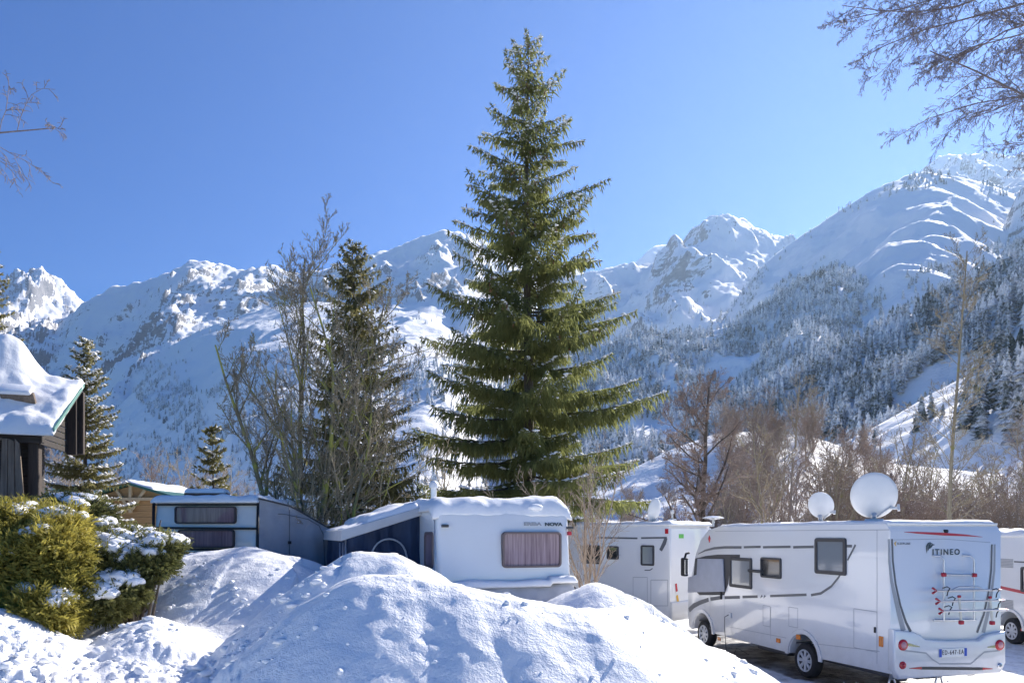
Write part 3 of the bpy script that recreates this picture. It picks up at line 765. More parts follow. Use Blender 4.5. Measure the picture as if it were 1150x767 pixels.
for px, py in ((1071.5, 697.5), (1106, 698)): blob(CX2(px, py)[0], -.36, CX2(px, py)[1], .045)
for y_ in (663, 674.5, 685):
    off = -.22 - (y_ - 663) * .006
    u, z = CX2(1050, y_); 
    rp = MB(); rp.tube([(u - .05, off, z + .045), (u + .03, off, z), (u - .05, off, z - .045)], .02, 6); rp.build('rail_end', M_REDP, carrier, smooth=50)
    blob(CX2(1122, y_)[0], off, z - .01, .028)
for px, y_ in ((1059, 660), (1065, 671), (1061, 681), (1114, 662), (1116, 674), (1114, 684)):
    off = -.27; u, z = CX2(px, y_); st = MB()
    st.tube([(u - .06, off, z + .0), (u - .03, off - .06, z + .03), (u + .03, off - .06, z + .0), (u + .05, off, z - .06), (u + .02, off - .01, z - .13)], .009, 6)
    st.build('strap', M_BLACK, carrier, smooth=60)
# corner steadies under the rear
for y, x in ((.35, .35), (.3, 1.3)):
    mb = MB()
    for s in (-1, 1): mb.tube([(x, y, .5), (x + s * .13, y, .02)], .018, 6)
    mb.tube([(x, y, .55), (x, y, .32)], .03, 8); mb.box(x - .2, x + .2, y - .06, y + .06, .0, .02); mb.build('corner_steady', M_ALU, mh)
mb = MB(); mb.tube([(.5, 2.9, .1), (.5, 2.9, .30)], .13, 16); mb.build('waste_tank', M_STEEL, mh)
# roof snow, thin
snow_slab('roof_snow', mh, .02, W - .02, .05, 5.5, lambda x, y: TOP + 0 * x, .06, 31, over=.0)
mb = MB(); mb.box(.9, 1.5, 4.3, 5.0, TOP, TOP + .09, .03, 2); mb.build('roof_vent', M_WHITE2, mh)

def dish(name, px, py, Y, rad, face_deg, tilt, label, wide=1.0, roofz=3.1, group=None):
    """satellite dish: reflector, arm, feed, foot; face_deg azimuth of its axis (0=away from camera +Y)"""
    c = P(px, py, Y)
    o = empty(name, (c.x, c.y, roofz), R(face_deg), label, 'satellite dish', group)
    h = c.z - roofz
    M = Matrix.Translation((0, 0, h)) @ Matrix.Rotation(R(-90 + tilt), 4, 'X')
    mb = MB(); n = 8
    pr = [(rad * k / n, .16 * rad * (k / n) ** 2 * 1.6) for k in range(n + 1)]
    pr[0] = (.001, 0)
    S = Matrix.Diagonal((wide, 1, 1, 1))
    back = [(r_, z_ - .018) for r_, z_ in pr]
    mb.lathe(pr + [(rad * 1.012, pr[-1][1])] + back[::-1], 48, M @ S); mb.build('reflector', M_DISH, o, smooth=50)
    mb = MB(); mb.tube([(0, -.03, h - rad * .75), (0, .1, .05), (0, .1, 0)], .045, 10); mb.box(-.16, .16, -.1, .3, 0, .06, .02, 2)
    mb.build('foot', M_WHITE2, o, smooth=50)
    mb = MB(); p1 = M @ Vector((0, rad * .9, .02)); p2 = M @ Vector((0, rad * .75, rad * 1.1)); mb.tube([(0, .05, h - rad * .9), tuple(p2)], .016, 8)
    mb.tube([tuple(p2), tuple(M @ Vector((0, rad * .62, rad * .98)))], .035, 10); mb.build('feed_arm', M_WHITE2, o, smooth=50)
    mb = MB(); mb.box(rad * .62, rad * .96, .06, .12, h - rad * .56, h - rad * .44, .015, 2); mb.tube([(rad * .6, .1, h - rad * .5), (.05, .1, .1)], .015, 8); mb.tube([(rad * .93, .08, h - rad * .35), (rad * .95, .05, h - rad * .62)], .025, 10)
    mb.build('bracket', M_WHITE2, o, smooth=50)
    return o
dish('satellite_dish', 981.5, 557.5, 13.2, .43, -25, 14, 'largest white satellite dish, on the roof of the motorhome near its rear corner', wide=.92, roofz=3.08)
dish('satellite_dish', 921, 568, 15.2, .285, -38, 16, 'small white satellite dish farther forward on the same motorhome roof as the largest dish', wide=.92, roofz=3.08)

# ------------------------------------------------------------------ motorhome behind, seen from its rear corner
B_A = R(45); B_O = (4.45, 20.0)
BS = lambda px, py: sk(px, py, B_O, B_A, 'x'); BR = lambda px, py: sk(px, py, B_O, B_A, 'y')
m2 = empty('motorhome', (B_O[0], B_O[1], 0), B_A, 'grey white motorhome behind the snow pile with red and yellow reflectors on its corner', 'motorhome')
T2 = 3.13; W2 = 2.3
w2f = 5.6; w2r = 1.7
prof = [(0, .45), (0, T2 - .12), (.12, T2), (5.6, T2), (6.3, 2.5), (6.6, 1.5), (7.1, 1.2), (7.1, .4)] + arch(w2f, .42, .42) + arch(w2r, .42, .42) + []
mb = MB(); mb.prism(prof, 'x', 0, W2, .05, 3); mb.build('body', M_WHITE, m2, smooth=40)
for y in (w2f, w2r): wheel(m2, (.12, y, .34), side=-1); wheel(m2, (W2 - .12, y, .34), side=1)
def w2win(a, b, gm):
    u1, _ = BS(*a); u0, _ = BS(*b); um = BS((a[0] + b[0]) / 2, 600)[0]
    Y = B_O[1] + um * math.cos(B_A)
    frame_window('window', m2, 'x', 0, min(u0, u1), max(u0, u1), CAM_Z + (HY - b[1]) * Y / F, CAM_Z + (HY - a[1]) * Y / F, -1, None, gm, fw=.05)
w2win((720, 612), (735, 635), M_GLASSG); w2win((682, 613), (695, 628), M_GLASS); w2win((655, 612), (675, 633), M_GLASS)
for pp, w_ in (((( 672, 603.5), (716, 604.3)), .05), (((720, 604), (749, 603.5)), .05), (((748, 604), (746, 610), (742, 618)), [.10, .12, .10]), (((733, 638), (730, 640), (724, 640)), .03)):
    mb = MB(); mb.ribbon([BS(*p) for p in pp], w_, 'x', -.004 if len(pp) == 2 else -.006); mb.build('side_stripe', M_STRIPE, m2)
mb = MB(); q = [BS(731, 651), BS(750, 651), BS(750, 680), BS(731, 680), BS(731, 651)]
for a, b in zip(q, q[1:]): mb.ribbon([a, b], .018, 'x', -.003)
q = [BS(711, 648), BS(727, 648), BS(727, 685), BS(711, 685), BS(711, 648)]
for a, b in zip(q, q[1:]): mb.ribbon([a, b], .014, 'x', -.003)
mb.build('panel_seam', M_STRIPE2, m2)
for (a, b, mt, nm) in (((758.8, 655), (759.8, 664), M_RED, 'rear_light'), ((760, 668), (761.5, 678), M_YEL, 'rear_light'), ((762, 682), (763.8, 690), M_RED, 'rear_light')):
    mb = MB(); mb.ribbon([BR(*a), BR(*b)], .10, 'y', -.012); mb.build(nm, mt, m2)
mb = MB(); u, z = BS(752, 596); mb.box(-.02, 0, u - .06 + .1, u + .04 + .1, z - .08, z + .06); mb.build('marker_light', M_RED, m2)
mb = MB(); u, z = BR(763, 601.5); mb.box(u - .03, u + .22, -.006, 0, z - .07, z + .05); mb.build('green_sticker', M_GREEN, m2)
mb = MB(); mb.box(-.015, W2 + .01, -.08, .02, .42, .95, .04, 3); mb.build('bumper', M_WHITE2, m2, smooth=45)
snow_slab('roof_snow', m2, .0, W2, .0, 5.6, lambda x, y: T2 + 0 * x, .11, 55, over=.03)
dish('satellite_dish', 737, 573, 21.4, .36, 35, 12, 'white satellite dish on the roof of the motorhome behind the snow pile', wide=.7, roofz=3.2)
c = P(755, 590, 21.6)
o = empty('roof_antenna', (c.x, c.y, 3.18), 0, 'small white boxy antenna on the roof beside the dish of the motorhome behind', 'antenna')
mb = MB(); mb.box(-.12, .12, -.12, .12, 0, .14, .03, 2); mb.build('base', M_WHITE2, o, smooth=40)
mb = MB(); mb.tube([(0, 0, .1), (0, 0, .42)], .03, 8); mb.box(-.05, .05, -.05, .05, .3, .4, .01, 1); mb.build('mast', M_WHITE2, o, smooth=40)
o = empty('roof_antenna', (P(801, 593, 17.2).x, 17.2, 3.04), 0, 'flat mushroom-shaped white antenna at the front of the carrier motorhome roof', 'antenna')
mb = MB(); mb.lathe([(.001, .26), (.16, .25), (.26, .215), (.26, .2), (.1, .18), (.03, .16), (.03, 0)], 28); mb.build('head', M_WHITE2, o, smooth=40)

# ------------------------------------------------------------------ motorhome at the right edge
C_A = R(180 - 0) ; 
m3 = empty('motorhome', (13.0, 23.2, 0), R(0), 'white motorhome with a red side stripe, half cut off at the right edge', 'motorhome')
T3 = 2.82
def CS(px, py):
    Y = 13.0 * F / (px - CX); return Y - 23.2, CAM_Z + (HY - py) * Y / F
w3 = CS(1135, 700)[0]; w3b = w3 - 3.7
prof = [(0, .45), (0, T3 - .1), (-.1, T3), (-5.3, T3), (-5.9, 2.2), (-6.2, 1.5), (-6.9, 1.2), (-7.0, .4)]
prof += [(yy, zz) for yy, zz in arch(w3b, .42, .42)][::-1] + [(yy, zz) for yy, zz in arch(w3, .42, .42)][::-1]
mb = MB(); mb.prism(prof, 'x', 0, 2.3, .05, 3); mb.build('body', M_WHITE, m3, smooth=40)
for y in (w3, w3b): wheel(m3, (.12, y, .34), side=-1); wheel(m3, (2.18, y, .34), side=1)
mb = MB(); mb.ribbon([CS(1118, 658), CS(1150, 665), (-6.0, 1.42)], .08, 'x', -.004); mb.build('red_stripe', M_REDST, m3)
mb = MB(); mb.ribbon([CS(1139, 630.5), (-6.0, CS(1139, 630.5)[1])], .04, 'x', -.004); mb.build('grey_stripe', M_STRIPE, m3)
for (a, b) in (((1123, 627), (1138, 638)), ((1123, 672), (1138, 684))):
    u0, z1 = CS(*a); u1, z0 = CS(*b); mb = MB()
    zz = np.linspace(z0, z1, 7)
    for q0, q1 in zip(zz, zz[1:]): mb.box(-.012, .0, u1, u0, q0 + .01, q1, .002, 1)
    mb.build('fridge_vent', M_STRIPE2, m3)
u0, z1 = CS(1147, 637); frame_window('window', m3, 'x', 0, u0 - 1.1, u0, z1 - .62, z1 + .02, -1, None, M_GLASS, fw=.06)
mb = MB(); u, z = CS(1149, 707); mb.box(-.02, 0, u - .06, u + .06, z - .03, z + .03); mb.build('marker_light', M_RED, m3)
mb = MB(); mb.prism([(yy, zz) for yy, zz in arch(w3, .52, .40, 16)] + [(yy, zz) for yy, zz in arch(w3, .44, .40, 16)][::-1], 'x', -.03, .02, .006, 1); mb.build('arch_lip', M_WHITE2, m3, smooth=40)
snow_slab('roof_snow', m3, .0, 2.3, -5.3, 0, lambda x, y: T3 + 0 * x, .17, 77, over=.03)
# ------------------------------------------------------------------ caravan with awning (middle)
K_A = R(20); K_O = (-1.17, 11.3)
KS = lambda px, py, off=0: sk(px, py, K_O, K_A, 'x', off); KR = lambda px, py, off=0: sk(px, py, K_O, K_A, 'y', off)
kv = empty('caravan', (K_O[0], K_O[1], .9), K_A, 'white caravan with a mauve curtained rear window behind the big snow pile', 'caravan')
z0k = .9; kw = 2.32; kt = 3.36 - z0k
# body: side profile slightly raked, rear corners rounded
prof = [(0.06, .35), (0.0, .55), (0.0, 1.25), (.10, kt - .22), (.20, kt - .07), (.42, kt), (4.4, kt), (4.75, kt - .12), (5.0, kt - .6), (5.05, 1.0), (4.9, .4), (4.7, .35)]
mb = MB(); mb.prism(prof, 'x', 0, kw, .09, 4)
mb.build('body', M_CARAV, kv, smooth=35)
# grey corner seams between rear panel and sides
mb = MB()
for x in (.0, kw):
    s = -1 if x == 0 else 1
    mb.tube([(x + s * .004, .13, .4), (x + s * .004, .13, 1.3), (x + s * .004, .22, kt - .28), (x + s * .004, .42, kt - .09)], .014, 6)
    mb.tube([(x + s * .002, .42, kt - .09), (x + s * .002, 4.3, kt - .09)], .014, 6)
mb.build('corner_trim', M_ALU, kv, smooth=60)
u0, zt = KR(563, 597, .04); u1, zb = KR(629.5, 636.5, .04)
fw_ = frame_window('window', kv, 'y', .035, u0, u1, zb - z0k, zt - z0k, -1, simple('brown_rubber', (.16, .12, .115), .5), M_CURT, fw=.035, rad=.07, depth=.06)
u, z = KS(486, 618, 0); frame_window('window', kv, 'x', -.0, .30, .88, KS(486, 638)[1] - z0k, KS(486, 597)[1] - z0k, -1, simple('brown_rubber2', (.15, .11, .11), .5), M_CURT, fw=.05, rad=.09, depth=.03)
for side in (0, 1):
    px = 500.5 if side == 0 else 641.5; py = 590.5 if side == 0 else 592.5
    u, z = KR(px, py); mb = MB(); mb.box(u - .05, u + .06, .02, .12, z - z0k - .02, z - z0k + .025, .01, 2); mb.build('clearance_light', M_TRIM, kv)
u, z = KR(641.5, 598.5); mb = MB(); mb.box(u - .035, u + .035, .05, .10, z - z0k - .035, z - z0k + .03, .008, 1); mb.build('badge', M_REDP, kv)
def kr_text(body, px0, px1, pyb, h, mat, yo):
    u0, z0 = KR(px0, pyb, yo); u1, _ = KR(px1, pyb, yo); hh = KR(px0, pyb - h, yo)[1] - z0
    t = text_obj('lettering', body, hh / .72, mat, kv, (0, 0, 0), (0, 0, 0), .003, bold=.004)
    xs = [v.co.x for v in t.data.vertices]; t.data.transform(Matrix.Translation((-min(xs), 0, 0))); t.data.transform(Matrix.Diagonal(((u1 - u0) / (max(xs) - min(xs)), 1, 1, 1)))
    t.location = (u0, yo, z0 - z0k); t.rotation_euler = (R(90 - 4.5), 0, 0)
kr_text('ERIBA', 588.5, 608.5, 589.8, 3.6, M_STRIPE2, .075); kr_text('NOVA', 612, 632, 590.2, 3.6, M_DGREEN, .075)
# rear skirt / drawbar tarp, sagging
uu = np.linspace(.10, kw - .02, 50); vv = np.linspace(0, 1, 16)
U, Vv = np.meshgrid(uu, vv, indexing='ij')
sag = .05 * np.sin(U * 7) * Vv + .03 * fbm(U * 3, Vv * 3, 3, 8)
Yt = -.10 - .18 * np.sin(Vv * np.pi * .55) + .03 * fbm(U * 4, Vv * 2, 3, 9) ; Yt[:, 0] = .0
Zt = 1.12 - .62 * Vv + .03 * fbm(U * 2, Vv * 1, 2, 3)
a = np.arange(U.size).reshape(U.shape)
tp = np_mesh('tarp', np.stack([U, Yt, Zt], -1).reshape(-1, 3), np.stack([a[:-1, :-1], a[1:, :-1], a[1:, 1:], a[:-1, 1:]], -1).reshape(-1, 4), simple('grey_tarp', (.50, .50, .50), .6, var=.15, vscale=2, bumps=(5, .4, .03)), kv, smooth=True)
mb = MB(); mb.box(.1, kw, -.05, .02, 1.12, 1.15, .006, 1); mb.build('tarp_rail', M_STRIPE2, kv)
snow_slab('ledge_snow', kv, .12, kw + .02, -.16, .06, lambda x, y: 1.12 + .05 * (x > 1.9) + 0 * x, .10, 91, over=.02, n=(60, 12))
mb = MB(); mb.box(kw - .12, kw + .05, -.10, .05, .70, 1.08, .03, 2); mb.build('corner_light', M_TRIM, kv)
mb = MB(); mb.box(.02, .38, -.02, .03, 1.02, 1.10, .01, 1); mb.build('handle', M_STRIPE2, kv)
def kroof(x, y):
    return kt - .04 - .14 * np.clip((.42 - y) / .30, 0, 1.1) ** 2 - .06 * np.clip((.12 - x) / .12, 0, 1) - .06 * np.clip((x - kw + .12) / .12, 0, 1)
snow_slab('roof_snow', kv, -.02, kw + .02, .16, 4.6, kroof, .19, 101, over=.04, n=(60, 90))
# small snow lump stuck on the rear
lm = MB(); bmesh.ops.create_uvsphere(lm.bm, u_segments=16, v_segments=10, radius=1)
u, z = KR(603, 569, .1)
for v in lm.bm.verts: v.co = Vector((u + v.co.x * .13, .15 + v.co.y * .07, z - z0k - .01 + v.co.z * .06))
lm.build('snow_lump', M_SNOWCAP, kv, smooth=180)
mb = MB(); c = P(487, 560, 13.0); 
cl = Matrix.Rotation(-K_A, 3, 'Z') @ Vector((c.x - K_O[0], c.y - K_O[1], 0))
mb.tube([(cl.x, cl.y, kt - .02), (cl.x, cl.y, kt + .34)], .055, 14); mb.tube([(cl.x, cl.y, kt + .34), (cl.x, cl.y, kt + .42), (cl.x, cl.y, kt + .47)], [.085, .085, .04], 14)
mb.build('chimney_pipe', M_WHITE2, kv, smooth=50)
# wheels hidden in snow but real
wheel(kv, (.12, 2.5, .33), side=-1); wheel(kv, (kw - .12, 2.5, .33), side=1)

# awning: lean-to of dark blue canvas with pale roof, on the caravan's left side
aw = empty('caravan_awning', (K_O[0], K_O[1], .9), K_A, 'dark navy awning with a pale sloping roof, beside the mauve curtained caravan', 'awning')
eL, zl = sk(388, 606, (K_O[0], K_O[1]), K_A, 'y', 1.3); eR = 0.0
hR = KS(467, 572)[1] - z0k - .02; hR = kt - .18
hL = zl - z0k
y0, y1 = 1.3, 4.6
def canvas(name, parent, fn, nu, nv, mat, seed, amp=.03):
    u = np.linspace(0, 1, nu); v = np.linspace(0, 1, nv); U, Vv = np.meshgrid(u, v, indexing='ij')
    Pp = fn(U, Vv); a = np.arange(U.size).reshape(U.shape)
    return np_mesh(name, Pp.reshape(-1, 3), np.stack([a[:-1, :-1], a[1:, :-1], a[1:, 1:], a[:-1, 1:]], -1).reshape(-1, 4), mat, parent, smooth=True)
M_NAVY = simple('navy_canvas', (.012, .03, .075), .7, var=.25, vscale=3)
M_PVC = simple('pale_pvc', (.52, .53, .55), .55, var=.08, vscale=3)
def f_wall(U, V):
    x = eL + (eR - eL) * U; top = hL + (hR - hL) * U
    z = top * V + (-.1) * (1 - V)
    y = y0 + .035 * np.sin(V * 3 + U * 24 + 3 * fbm(U * 2, V * 2, 2, 4)) * (.3 + U) + .03 * fbm(U * 6, V * 3, 3, 6)
    return np.stack([x, y, z], -1)
canvas('front_wall', aw, f_wall, 120, 30, M_NAVY, 1)
def f_side(U, V):
    y = y0 + (y1 - y0) * U; z = hL * V - .1 * (1 - V); x = eL + .02 * np.sin(U * 20) + .03 * fbm(U * 4, V * 3, 2, 7)
    return np.stack([x, y, z], -1)
canvas('side_wall', aw, f_side, 60, 12, M_NAVY, 2)
mb = MB()
rp = [(eL - .08, hL - .02), (eR, hR - .0), (eR, hR + .15), (eL - .08, hL + .16)]
mb.prism(rp, 'y', y0 - .10, y1, .02, 2); mb.build('roof', M_PVC, aw, smooth=40)
mb = MB(); mb.tube([(eL, y0 - .03, hL), (eL, y0 - .03, -.1)], .015, 8)
for s in (-.05, -.1): mb.tube([(eL + s, y0 - .06, hL - .05), (eL + s - .02, y0 - .2, .2)], .008, 5)
mb.build('pole', M_ALU, aw)
mb = MB(); q = []
ua, za = sk(416, 622, K_O, K_A, 'y', 1.25); ub, zb_ = sk(457, 626, K_O, K_A, 'y', 1.25); zc_ = sk(437, 605, K_O, K_A, 'y', 1.25)[1]
for k in range(15):
    a = math.pi * k / 14; q.append(((ua + ub) / 2 - (ub - ua) / 2 * math.cos(a), y0 - .07, min(za, zb_) - z0k - .1 + (zc_ - min(za, zb_) + .1) * math.sin(a) ** .8))
q = [(q[0][0], y0 - .07, .4)] + q + [(q[-1][0], y0 - .07, .4)]
mb.tube(q, .016, 8); mb.build('door_arch', M_STRIPE2, aw, smooth=60)
def aroof(x, y): return hL + (hR - hL) * (x - eL) / (eR - eL) + .145
snow_slab('roof_snow', aw, eL - .05, eR - .02, y0 - .05, y1, aroof, .05, 111, over=.0, n=(50, 50))
snow_slab('snow_drift', aw, eR - .95, eR - .02, y0 - .05, y1, aroof, .17, 115, over=.0, n=(30, 50))

# ------------------------------------------------------------------ old cream caravan (left)
O_Y = 14.3; o1 = P(172, 600, O_Y); o2 = P(289, 600, O_Y)
og = 1.25
oc = empty('caravan', (o1.x, O_Y, og), R(-2), 'old cream caravan with two stacked brown windows and black trim lines', 'caravan')
ow = (o2.x - o1.x); ot = CAM_Z + (HY - 563) * O_Y / F - og
def OR(px, py, off=0): 
    Y = O_Y + off; return (px - CX) * Y / F - o1.x, CAM_Z + (HY - py) * Y / F - og
prof = [(.05, .1), (0, .3), (0, 1.2), (.06, 1.9), (.12, ot), (4.2, ot), (4.4, 1.2), (4.3, .1)]
mb = MB(); mb.prism(prof, 'x', 0, ow, .05, 3); mb.build('body', M_CREAM, oc, smooth=35)
mb = MB()
for (pa, pb, th) in ((566.5, 566.5, .035), (592.5, 593.5, .045), (616.5, 617, .045)):
    za = OR(175, pa)[1]; zb = OR(288, pb)[1]; yy = .0 if pa > 580 else .06
    mb.prism([(-.012, za - th / 2), (ow + .012, zb - th / 2), (ow + .012, zb + th / 2), (-.012, za + th / 2)], 'y', yy - .02, yy + .05)
mb.tube([(-.02, -.0, .1), (-.02, .06, ot)], .03, 6); mb.tube([(ow + .02, .0, .1), (ow + .02, .06, ot)], .03, 6)
mb.build('black_trim', M_BLACK, oc)
mb = MB(); mb.ribbon([OR(175, 620), OR(262, 622)], .05, 'y', -.006); mb.build('brown_stripe', simple('brown_stripe', (.09, .045, .04), .5), oc)
br = simple('brown_frame', (.05, .035, .035), .5)
for (a, b) in (((196, 568.5), (266, 588)), ((200.5, 594.5), (265, 615))):
    u0, zt = OR(*a); u1, zb = OR(*b); frame_window('window', oc, 'y', .035 if a[1] < 580 else .0, u0, u1, zb, zt, -1, br, M_CURT2, fw=.03, rad=.06, depth=.045)
snow_slab('roof_snow', oc, -.02, ow + .02, .02, 4.2, lambda x, y: ot + 0 * x, .15, 131, over=.03, n=(60, 60))
bx = P(233, 552, 15.4)
o = empty('roof_box', (bx.x, 15.4, og + ot + .10), R(5), 'small weathered wooden box lying in the snow on the roof of the old cream caravan', 'box')
mb = MB(); mb.box(-.42, .42, -.2, .2, 0, .15, .015, 1); mb.build('box', simple('weathered_box', (.16, .09, .06), .8, var=.4, vscale=9), o)
snow_slab('snow', o, -.40, .40, -.18, .18, lambda x, y: .15 + 0 * x, .09, 141, over=.02, n=(24, 14))
wheel(oc, (.1, 2.2, .2), side=-1); wheel(oc, (ow - .1, 2.2, .2), side=1)

# grey awning beside it: tall panel with zipped door, sloping down to the right
g0 = P(289, 0, 14.25); g1 = P(376, 0, 15.2)
ga = math.atan2(15.2 - 14.25, g1.x - g0.x); gl = math.hypot(15.2 - 14.25, g1.x - g0.x)
GG = empty('caravan_awning', (g0.x, 14.25, og - .1), ga, 'plain grey awning with a zipped door, beside the old cream caravan', 'awning')
def GP(px, py): 
    k = (px - CX) / F; t = (k * 14.25 - g0.x) / (math.cos(ga) - k * math.sin(ga)); Y = 14.25 + t * math.sin(ga)
    return t, CAM_Z + (HY - py) * Y / F - (og - .1)
top = [GP(289, 559.5), GP(325, 568), GP(333, 572), GP(376, 597)]
pts = [(0.02, 0)] + [(max(.02, t), z) for t, z in top] + [(gl, 0)]
M_GREYC = simple('grey_canvas', (.36, .36, .38), .8, var=.10, vscale=3, bumps=(3, .4, .06))
tx = [p[0] for p in pts[1:-1]]; tz = [p[1] for p in pts[1:-1]]
def f_g(U, V):
    x = .02 + (gl - .02) * U; z = np.interp(x, tx, tz) * V
    y = .05 * fbm(U * 2.5, V * 2, 3, 77) * np.sin(np.pi * V) + .012 * np.sin(U * 22 + 2 * V)
    return np.stack([x, y, z], -1)
canvas('front_wall', GG, f_g, 80, 30, M_GREYC, 3)
def f_gr(U, V):
    x = .02 + (gl - .02) * U; z = np.interp(x, tx, tz) + .01; return np.stack([x, 3.2 * V - .03, z - .02 * np.sin(V * 9)], -1)
canvas('roof', GG, f_gr, 40, 20, simple('pale_roof_canvas', (.55, .54, .50), .7, var=.1), 4)
def f_gs(U, V):
    return np.stack([gl + .0 * U + .02 * np.sin(U * 15), 3.2 * U, tz[-1] * V], -1)
canvas('side_wall', GG, f_gs, 30, 10, M_GREYC, 5)
mb = MB()
mb.tube([(GP(324, 600)[0], -.055, GP(324, 569)[1]), (GP(324, 600)[0], -.055, GP(324, 600)[1]), (GP(324, 600)[0], -.055, .6)], .009, 6)
q = [GP(331, 580), GP(345, 583), GP(357, 590), GP(362, 600), GP(364, 640)]
mb.tube([(a, -.06, b) for a, b in q], .009, 6)
q = [GP(311, 577), GP(320, 577.5), GP(331, 580)]; mb.tube([(a, -.06, b) for a, b in q], .007, 6)
mb.build('zip', M_STRIPE, GG)
mb = MB(); u, z = GP(324, 609); mb.box(u - .03, u + .03, -.09, -.05, z - .03, z + .03); mb.build('zip_pull', M_BLACK, GG)
mb = MB(); mb.tube([(0.02, -.02, tz[0]), (tx[1], -.02, tz[1]), (tx[2], -.02, tz[2]), (gl, -.02, tz[3]), (gl, -.02, 0)], .018, 8); mb.build('piping', M_TRIM, GG)
# ------------------------------------------------------------------ vegetation materials
def foliage_mat(name, c1, c2, scale=1.2, trans=.35, hue3=None):
    m, nt, b = new_mat(name)
    n = noise_node(nt, scale, 5, .65); st = [(.25, c1), (.72, c2)]
    if hue3: st.append((.82, hue3))
    r = ramp(nt, n.outputs['Fac'], st); nt.links.new(r.outputs['Color'], b.inputs['Base Color'])
    b.inputs['Roughness'].default_value = .6; b.inputs['Specular IOR Level'].default_value = .25
    tr = N(nt, 'ShaderNodeBsdfTranslucent'); nt.links.new(r.outputs['Color'], tr.inputs['Color'])
    mx = N(nt, 'ShaderNodeMixShader'); mx.inputs[0].default_value = trans
    out = [x for x in nt.nodes if x.type == 'OUTPUT_MATERIAL'][0]
    nt.links.new(b.outputs[0], mx.inputs[1]); nt.links.new(tr.outputs[0], mx.inputs[2]); nt.links.new(mx.outputs[0], out.inputs['Surface'])
    return m
M_SPR = foliage_mat('spruce_needles', (.12, .145, .055), (.33, .34, .13), .9, .62)
M_SPR2 = foliage_mat('spruce_needles_dark', (.12, .125, .06), (.34, .31, .14), 1.1, .58)
M_THUJA = foliage_mat('thuja_sprays', (.13, .14, .035), (.50, .42, .09), 1.5, .55, (.26, .13, .05))
M_THUJA2 = foliage_mat('juniper_sprays', (.07, .09, .03), (.22, .21, .07), 1.5, .45)
def bark_mat(name, c1, c2, moss=None, mossamt=.5):
    m, nt, b = new_mat(name)
    tc = N(nt, 'ShaderNodeTexCoord'); mp = N(nt, 'ShaderNodeMapping'); mp.inputs['Scale'].default_value = (1, 1, .25); nt.links.new(tc.outputs['Object'], mp.inputs['Vector'])
    n = noise_node(nt, 18, 5, .7, vec=mp.outputs['Vector']); r = ramp(nt, n.outputs['Fac'], [(.3, c1), (.7, c2)]); col = r.outputs['Color']
    if moss:
        n2 = noise_node(nt, 2.2, 5, .6); r2 = ramp(nt, n2.outputs['Fac'], [(mossamt, 0.0), (mossamt + .12, 1.0)])
        mx = N(nt, 'ShaderNodeMix', data_type='RGBA'); nt.links.new(r2.outputs['Color'], mx.inputs[0]); nt.links.new(col, mx.inputs[6]); mx.inputs[7].default_value = (*moss, 1); col = mx.outputs[2]
    nt.links.new(col, b.inputs['Base Color']); b.inputs['Roughness'].default_value = .85
    bump(nt, b, n.outputs['Fac'], .6, .02); return m
M_BARK = bark_mat('spruce_bark', (.05, .038, .028), (.14, .11, .085))
M_MOSSY = bark_mat('mossy_bark', (.11, .095, .06), (.26, .22, .14), (.34, .33, .07), .47)
M_BROWN = bark_mat('brown_twigs', (.20, .15, .11), (.42, .335, .265))
M_REDTW = bark_mat('reddish_twigs', (.21, .15, .12), (.42, .32, .26))
M_GREYTW = bark_mat('grey_twigs', (.24, .195, .12), (.46, .38, .26), (.32, .31, .08), .58)
M_BIRCH = bark_mat('birch_twigs', (.14, .11, .10), (.30, .25, .235))
M_CONE = simple('spruce_cone', (.16, .075, .035), .7, var=.3, vscale=8)

def unit(v): return v / np.maximum(np.linalg.norm(v, axis=-1, keepdims=True), 1e-9)
def kites(p, d, w, side, cross=True, mid=.45):
    """p base, d vector, w width, side unit vector -> verts, faces; two crossed kites each"""
    up = unit(np.cross(d, side)); out = []
    for s in ([side, up] if cross else [side]):
        m = p + d * mid
        out.append(np.stack([p, m + s * w[:, None] / 2, p + d, m - s * w[:, None] / 2], 1))
    V = np.concatenate(out).reshape(-1, 3); Fq = np.arange(len(V)).reshape(-1, 4)
    return V, Fq
def octs(c, s, rg, squash=.55):
    """small uneven snow lumps"""
    n = len(c); base = np.array([[1, 0, 0], [0, 1, 0], [-1, 0, 0], [0, -1, 0], [0, 0, 1], [0, 0, -1]], float)
    V = base[None] * (s[:, None, None] * rg.uniform(.7, 1.3, (n, 6, 1))); V[:, :, 2] *= squash; V = V + c[:, None, :]
    f = np.array([[0, 1, 4], [1, 2, 4], [2, 3, 4], [3, 0, 4], [1, 0, 5], [2, 1, 5], [3, 2, 5], [0, 3, 5]])
    Fc = (f[None] + (np.arange(n) * 6)[:, None, None]).reshape(-1, 3)
    return V.reshape(-1, 3), Fc
